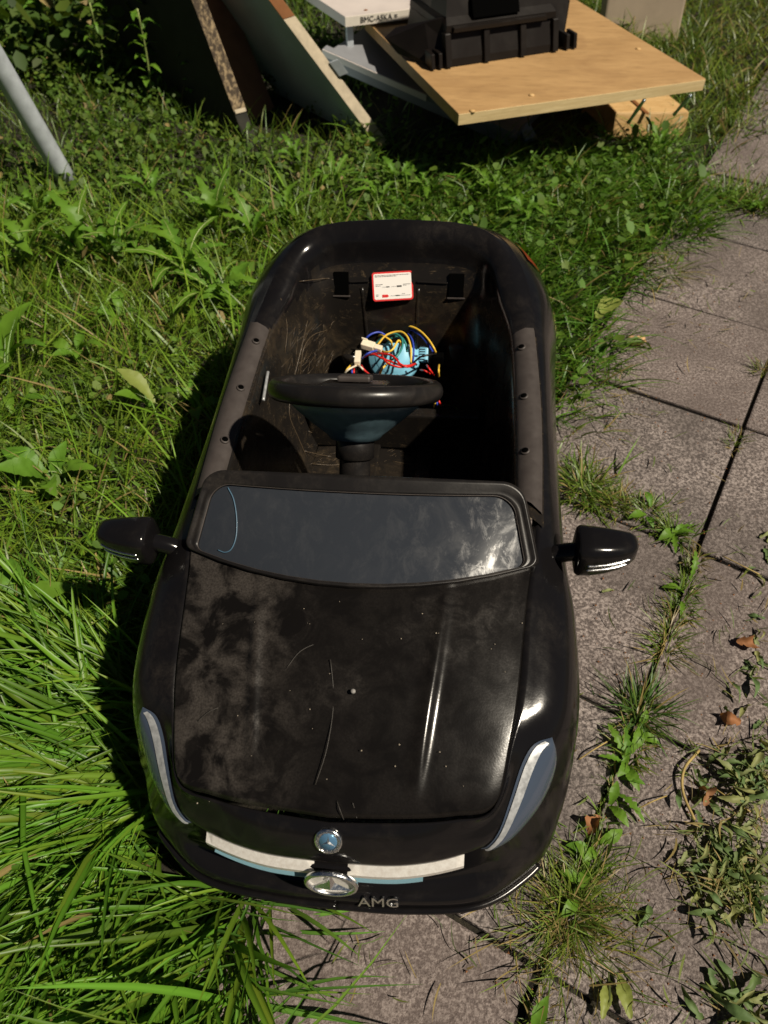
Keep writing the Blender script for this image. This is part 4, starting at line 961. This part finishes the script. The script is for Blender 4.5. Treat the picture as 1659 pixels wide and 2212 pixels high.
for x_, y_, n_, s_, up_ in ((20, 790, 4, 1.5, .7), (115, 1040, 4, 1.1, .7), (330, 890, 2, .9, .9), (430, 890, 3, .8, .8), (40, 1330, 3, 1.2, .4), (505, 650, 4, 1.1, .5), (30, 900, 3, .9, .5), (170, 770, 4, .8, .5), (590, 930, 3, .8, .4), (260, 690, 3, .8, .5)):
    if s_ >= 1.5: l_, g_ = 'largest dock plant with big upright leaves in the turf', None
    elif x_ > 480: l_, g_ = 'dock plant in the shadow close against the car door', 'dock plants against the car'
    elif y_ > 1000: l_, g_ = 'dock plant in the grass outside the car mirror', 'dock plants outside the mirror'
    else: l_, g_ = 'broad smooth-leaved dock plant in open turf beside the car cockpit', 'dock plants in open turf'
    plant('dock_plant', tuple(atz(x_, y_, .005)), n_ + 1, [2], s_ * .78, l_, 'weed', g_, up_)
plant('yellow_leaved_weed', tuple(atz(340, 880, .04)), 2, [3], .8, 'small weed with pale yellow-green leaves in the turf beside the car', 'weed', None, .8)
# dark nettle-like weeds against the boards
for x_, y_, n_, s_ in ((330, 240, 8, 1.1), (300, 130, 7, 1.2), (230, 200, 7, 1.0), (420, 250, 6, .8), (120, 150, 7, 1.2), (60, 60, 8, 1.3), (200, 60, 8, 1.3)):
    e = empty('leafy_weed', tuple(atz(x_, y_, -.03))); tag(e, 'tall leafy weed growing in the dark beside the worn board', 'weed', 'leafy weeds beside the boards')
    h_ = .3 * s_; tube('stem', [(0, 0, 0), (.02, .01, h_ * .5), (.03, -.01, h_)], .003, 'rib', e, 4, 6)
    for k in range(n_ * 2):
        l = bpy.data.objects.new('leaf', LM[random.choice((1, 2, 2))]); C.objects.link(l); l.parent = e; s = .55 * s_ * random.uniform(.7, 1.1); l.scale = (s, s, s)
        zz = h_ * (.2 + .8 * k / (n_ * 2)); l.location = (.03 * zz / h_, 0, zz); l.rotation_euler = (random.uniform(-.3, .3), -random.uniform(-.1, .6), k * 2.4)

# tufts of grass and weeds in the paving joints
def tuft(pos, n, L, w, rad, base, yel, dry, label, cat='grass tuft', lean=(.3, .95), leaves=0, name='grass_tuft', group=None, stretch=None, droop=(.2, .7), wild=1.1):
    r_ = np.abs(rng.normal(0, rad, n)); a = rng.uniform(0, 2 * np.pi, n)
    rx, ry = r_ * np.cos(a), r_ * np.sin(a)
    if stretch is not None:
        s_ = rng.uniform(-stretch, stretch, n); rx = rx * .4 + E1.x * s_; ry = ry * .4 + E1.y * s_
    root = np.stack([rx, ry, np.full(n, -.012)], 1)
    V, q, t, c = blades(root, rng.uniform(L[0], L[1], n), rng.uniform(w[0], w[1], n), a + rng.normal(0, wild, n), rng.uniform(lean[0], lean[1], n), rng.uniform(droop[0], droop[1], n), green(n, base, yel, dry))
    e = link(name, raw_mesh(name, V, q, t, c, 'grass')); e.location = pos; tag(e, label, cat, group)
    for k in range(leaves):
        l = bpy.data.objects.new('leaf', LM[random.choice((0, 2, 2))]); C.objects.link(l); l.parent = e; s = random.uniform(.25, .42); l.scale = (s, s, s)
        o_ = random.uniform(-1, 1) * (stretch or rad)
        l.location = (E1.x * o_, E1.y * o_, .002); l.rotation_euler = (random.uniform(-.4, .4), -random.uniform(.05, .6), random.uniform(0, 6.28))
    return e
def at(x, y): return tuple(atz(x, y, 0))
yg = (.085, .150, .022)
tuft(at(1232, 1975), 950, (.025, .10), (.0011, .0022), .045, (.10, .16, .03), .6, .28, 'wide straw-tinged grass tuft in the joint at the car bumper', lean=(.35, .98), leaves=0, wild=1.5)
tuft(at(1262, 1900), 160, (.03, .08), (.0018, .0034), .02, yg, .3, .15, 'leafy weed clump in the joint just above the straw-tinged tuft', leaves=6, stretch=.05)
tuft(at(1305, 1770), 60, (.02, .06), (.0018, .0034), .012, yg, .3, .15, 'sparse weed with toothed leaves in the narrow crack beside the headlight', leaves=6, stretch=.05, name='joint_weed', cat='weed')
tuft(at(1345, 1665), 40, (.02, .06), (.002, .004), .012, yg, .2, .1, 'broad-leaved weed sprawling in the joint below the dark green tuft', leaves=7, stretch=.03, name='joint_weed', cat='weed')
tuft(at(1380, 1535), 170, (.035, .10), (.0016, .0032), .020, (.055, .120, .025), .25, .10, 'dense dark green grass tuft where two paving joints cross', lean=(.25, .85), leaves=0)
tuft(at(1365, 1600), 170, (.03, .07), (.0016, .003), .016, yg, .5, .25, 'yellowish small grass tuft touching the dark green one', stretch=.04, leaves=3)
tuft(at(1442, 1385), 150, (.03, .085), (.0012, .0026), .012, yg, .5, .35, 'thin wispy grass tuft in the joint, half dry', stretch=.035)
tuft(at(1475, 1290), 190, (.025, .065), (.0018, .0034), .012, yg, .4, .15, 'low green grass strip along the joint near the mirror', stretch=.055, leaves=3)
tuft(at(1500, 1215), 70, (.02, .05), (.0018, .003), .012, (.10, .12, .03), .4, .4, 'reddish dry tuft at the slab corner', stretch=.02)
tuft(at(1455, 1150), 120, (.03, .07), (.0018, .0036), .014, yg, .3, .08, 'weed with rounded leaves in the cross joint beside the mirror', leaves=7, name='joint_weed', cat='weed')
tuft(at(1400, 1105), 150, (.025, .06), (.0016, .003), .02, yg, .4, .15, 'low creeping grass along the cross joint', leaves=3)
tuft(at(1330, 1085), 170, (.03, .07), (.0014, .0028), .02, (.10, .15, .03), .6, .3, 'fine straw-coloured grass in the cross joint towards the car door', leaves=0)
tuft(at(1255, 1050), 260, (.04, .10), (.002, .004), .026, yg, .4, .2, 'bright green grass tuft against the car door', lean=(.4, .95))
tuft(at(1290, 1080), 150, (.03, .08), (.0018, .0036), .022, yg, .4, .2, 'small green grass tuft in the cross joint behind the mirror', lean=(.4, .95))
tuft(at(1650, 800), 80, (.03, .07), (.0014, .003), .012, (.1, .13, .03), .6, .3, 'small dry tuft in the far end of the long joint', stretch=.02)
tuft(at(1590, 950), 60, (.02, .05), (.0014, .0028), .012, yg, .5, .3, 'tiny grass tuft in the bare stretch of the long joint', stretch=.03)
tuft(at(1440, 585), 90, (.05, .14), (.0014, .003), .02, (.1, .12, .03), .6, .4, 'thin dry grass sprig lying flat on the far slab', lean=(.85, .99))
tuft(at(1570, 430), 240, (.05, .12), (.003, .005), .05, yg, .3, .1, 'green tuft in the far cross joint of the paving', leaves=8)
tuft(at(1640, 440), 240, (.05, .12), (.003, .005), .05, yg, .3, .1, 'leafy tuft at the far right end of the cross joint', leaves=8)
tuft(at(1160, 2200), 60, (.02, .05), (.0014, .0028), .01, yg, .5, .3, 'tiny weed in the open crack in front of the car', leaves=2, stretch=.02, name='joint_weed', cat='weed')

# fallen and cut leaves on the slabs
FL = [leaf_mesh('fallen_leaf', .06, .016, .0, 5, .5, .45, .6, 'wilt', 11), leaf_mesh('fallen_leaf', .07, .015, .35, 6, .7, .6, .8, 'wilt', 12), leaf_mesh('fallen_leaf', .045, .014, .2, 4, .3, .8, .9, 'wilt', 13), leaf_mesh('fallen_leaf', .06, .017, .2, 6, .4, .55, .6, 'wilt_pale', 14), leaf_mesh('fallen_leaf', .05, .009, .0, 6, .9, .9, .8, 'wilt_pale', 15)]
def drop(me, x_, y_, s, a, z=.004, tilt=.15, label='', cat='leaf', group=None, name='fallen_leaf'):
    o = bpy.data.objects.new(name, me); C.objects.link(o); o.location = atz(x_, y_, z); o.scale = (s, s, s); o.rotation_euler = (random.uniform(-tilt, tilt) * 2, random.uniform(-tilt, tilt), a); tag(o, label, cat, group); return o
clusters = [(1640, 1400, 30, 90, 12, 'scattered limp leaf on the slab beside the brown curled leaf', 'limp leaves beside the brown leaf'),
 (1590, 1500, 60, 60, 9, 'dull green cut leaf lying loose on bare paving', 'loose cut leaves on the paving'),
 (1630, 1680, 45, 60, 66, 'wilted dark leaf in the heap of cut weeds', 'leaves of the dark cut weed heap'),
 (1580, 1885, 90, 85, 135, 'wilted pale green leaf in the spread of withered weeds', 'leaves of the withered weed spread'),
 (1500, 1700, 30, 60, 10, 'shrivelled leaf on the curved dry stem', 'shrivelled leaves by the dry stem'),
 (1590, 2160, 80, 45, 22, 'long limp leaf lying at the foot of the paving near the open crack', 'long limp leaves'),
 (1650, 1220, 15, 60, 8, 'yellowing leaf lying on the slab beyond the mirror', 'yellowing leaves beyond the mirror')]
for cx_, cy_, sx_, sy_, n_, lab, grp in clusters:
    for k in range(n_):
        drop(random.choice(FL if 'pale' not in lab else FL + FL[3:]), random.gauss(cx_, sx_ * .6), random.gauss(cy_, sy_ * .6), random.uniform(.4, .95) * (1.2 if 'long' in lab else .9), random.uniform(0, 6.28), random.uniform(.004, .026 if n_ > 30 else .008), .5, lab, 'leaf', grp)
drop(LM[3], 1285, 690, 1.15, R(48), .02, .1, 'pale yellow-green lobed leaf lying from the turf onto the slab', 'leaf', None, 'pale_leaf')
drop(FL[1], 1330, 745, 1.6, R(-5), .006, .1, 'dark green leaf lying under the small tan stone', 'leaf')
drop(LM[3], 1300, 2200, .36, R(70), .012, .1, 'pair of pale oval leaves beside the open crack', 'leaf', 'pale oval leaves', 'pale_leaf'); drop(LM[3], 1362, 2200, .42, R(95), .014, .1, 'pair of pale oval leaves beside the open crack', 'leaf', 'pale oval leaves', 'pale_leaf')
drop(FL[3], 1300, 1278, .45, R(10), .003, .05, 'single tiny yellow-green leaf on the slab below the mirror', 'leaf')
drop(FL[0], 1380, 2000, .7, R(50), .006, .2, 'lone green leaf on the slab right of the straw-tinged tuft', 'leaf')
for k, (x_, y_) in enumerate(((1590, 1385), (1520, 1740), (1600, 1560), (1300, 1765))):
    me = leaf_mesh('dry_leaf', .05, .032, .1, 5, 1.2, .9, .8, 'dry', 30 + k); drop(me, x_, y_, .8 if k else .9, k * 1.3, .012, .4, ['curled brown dead leaf standing out among limp green leaves', 'brown dead leaf beside the curved dry stem', 'brown dead leaf behind the dark cut weed heap', 'brown dead leaf stuck in the open joint'][k], 'leaf', None, 'dry_leaf')
ds = tube('dry_weed_stalk', [atz(1510, 1620, .01), atz(1478, 1660, .014), atz(1475, 1710, .010), atz(1500, 1770, .008)], .0022, 'straw', None, 6, 6); tag(ds, 'curved dry weed stem lying on the slab', 'stem')
for k, pts in enumerate((((1570, 1885), (1610, 1935), (1659, 1990)), ((1490, 1880), (1540, 1930), (1600, 1980)), ((1380, 1745), (1410, 1730), (1440, 1718)), ((1250, 1640), (1280, 1620), (1330, 1590)), ((1540, 1700), (1600, 1740), (1659, 1775)), ((1560, 1200), (1610, 1225), (1640, 1240)))):
    s_ = tube('straw_stalk', [atz(x_, y_, .006 + .01 * (i == 1)) for i, (x_, y_) in enumerate(pts)], .0011, 'straw', None, 6, 5); tag(s_, 'thin yellow straw stalk lying on the paving', 'stalk', 'straw stalks on the paving')
bm = bmesh.new(); bmesh.ops.create_icosphere(bm, subdivisions=3, radius=.016)
for v in bm.verts:
    k = 1 + .16 * math.sin(v.co.x * 260 + 1) * math.cos(v.co.y * 310) + .1 * math.sin(v.co.z * 400); v.co = Vector((v.co.x * 1.35 * k, v.co.y * .85 * k, v.co.z * .7 * k))
me = bpy.data.meshes.new('stone'); bm.to_mesh(me); bm.free(); me.polygons.foreach_set('use_smooth', [True] * len(me.polygons))
st_ = link('stone', me, 'stone'); st_.location = atz(1375, 735, .012); tag(st_, 'small tan stone resting at the edge of the paving', 'stone')
# shredded clippings and dry stalks strewn over the slabs
cl_ = []
for cx_, cy_, sx_, sy_, n_ in ((1585, 1890, 70, 70, 230), (1630, 1680, 45, 55, 110), (1590, 2150, 80, 60, 40), (1285, 850, 60, 50, 120), (1480, 1750, 60, 120, 40), (1400, 1500, 150, 500, 90), (1610, 1350, 50, 120, 50), (1500, 640, 90, 60, 90), (1000, 2080, 160, 60, 30)):
    rt = np.array([tuple(atz(rng.normal(cx_, sx_), rng.normal(cy_, sy_), .002)) for _ in range(n_)]); rt = rt[[on_patio(p[0], p[1], .01) for p in rt]]; n = len(rt)
    if n == 0: continue
    rt[:, 2] = rng.uniform(.001, .012, n) * (2 if n_ > 200 else .6)
    cc = green(n, (.10, .135, .045), .5, .3)
    cl_.append(blades(rt, rng.uniform(.010, .045, n), rng.uniform(.001, .0034, n), rng.uniform(0, 6.28, n), np.full(n, .985), rng.uniform(0, .2, n), cc, curl=.35))
cl_o = link('grass_clippings', raw_mesh('grass_clippings', *merge(cl_), 'clover')); tag(cl_o, 'shredded dry clippings strewn over the paving slabs', 'clippings', None, 'stuff')
# grit crumbs on the paving
V, Fc = [], []
for k in range(900):
    x_, y_ = rng.uniform(1000, 1659), rng.uniform(500, 2211); p = atz(x_, y_, .001)
    if not on_patio(p.x, p.y): continue
    s = rng.uniform(.0008, .0026); b0 = len(V); a = rng.uniform(0, 6)
    for q in range(3): V.append(p + Vector((math.cos(a + q * 2.1) * s, math.sin(a + q * 2.1) * s, 0)))
    V.append(p + Vector((0, 0, s))); Fc += [(b0, b0 + 1, b0 + 3), (b0 + 1, b0 + 2, b0 + 3), (b0 + 2, b0, b0 + 3)]
gr_ = pyd('grit', V, Fc, 'dry', None, False); tag(gr_, 'crumbs of soil and grit strewn over the paving', 'grit', None, 'stuff')
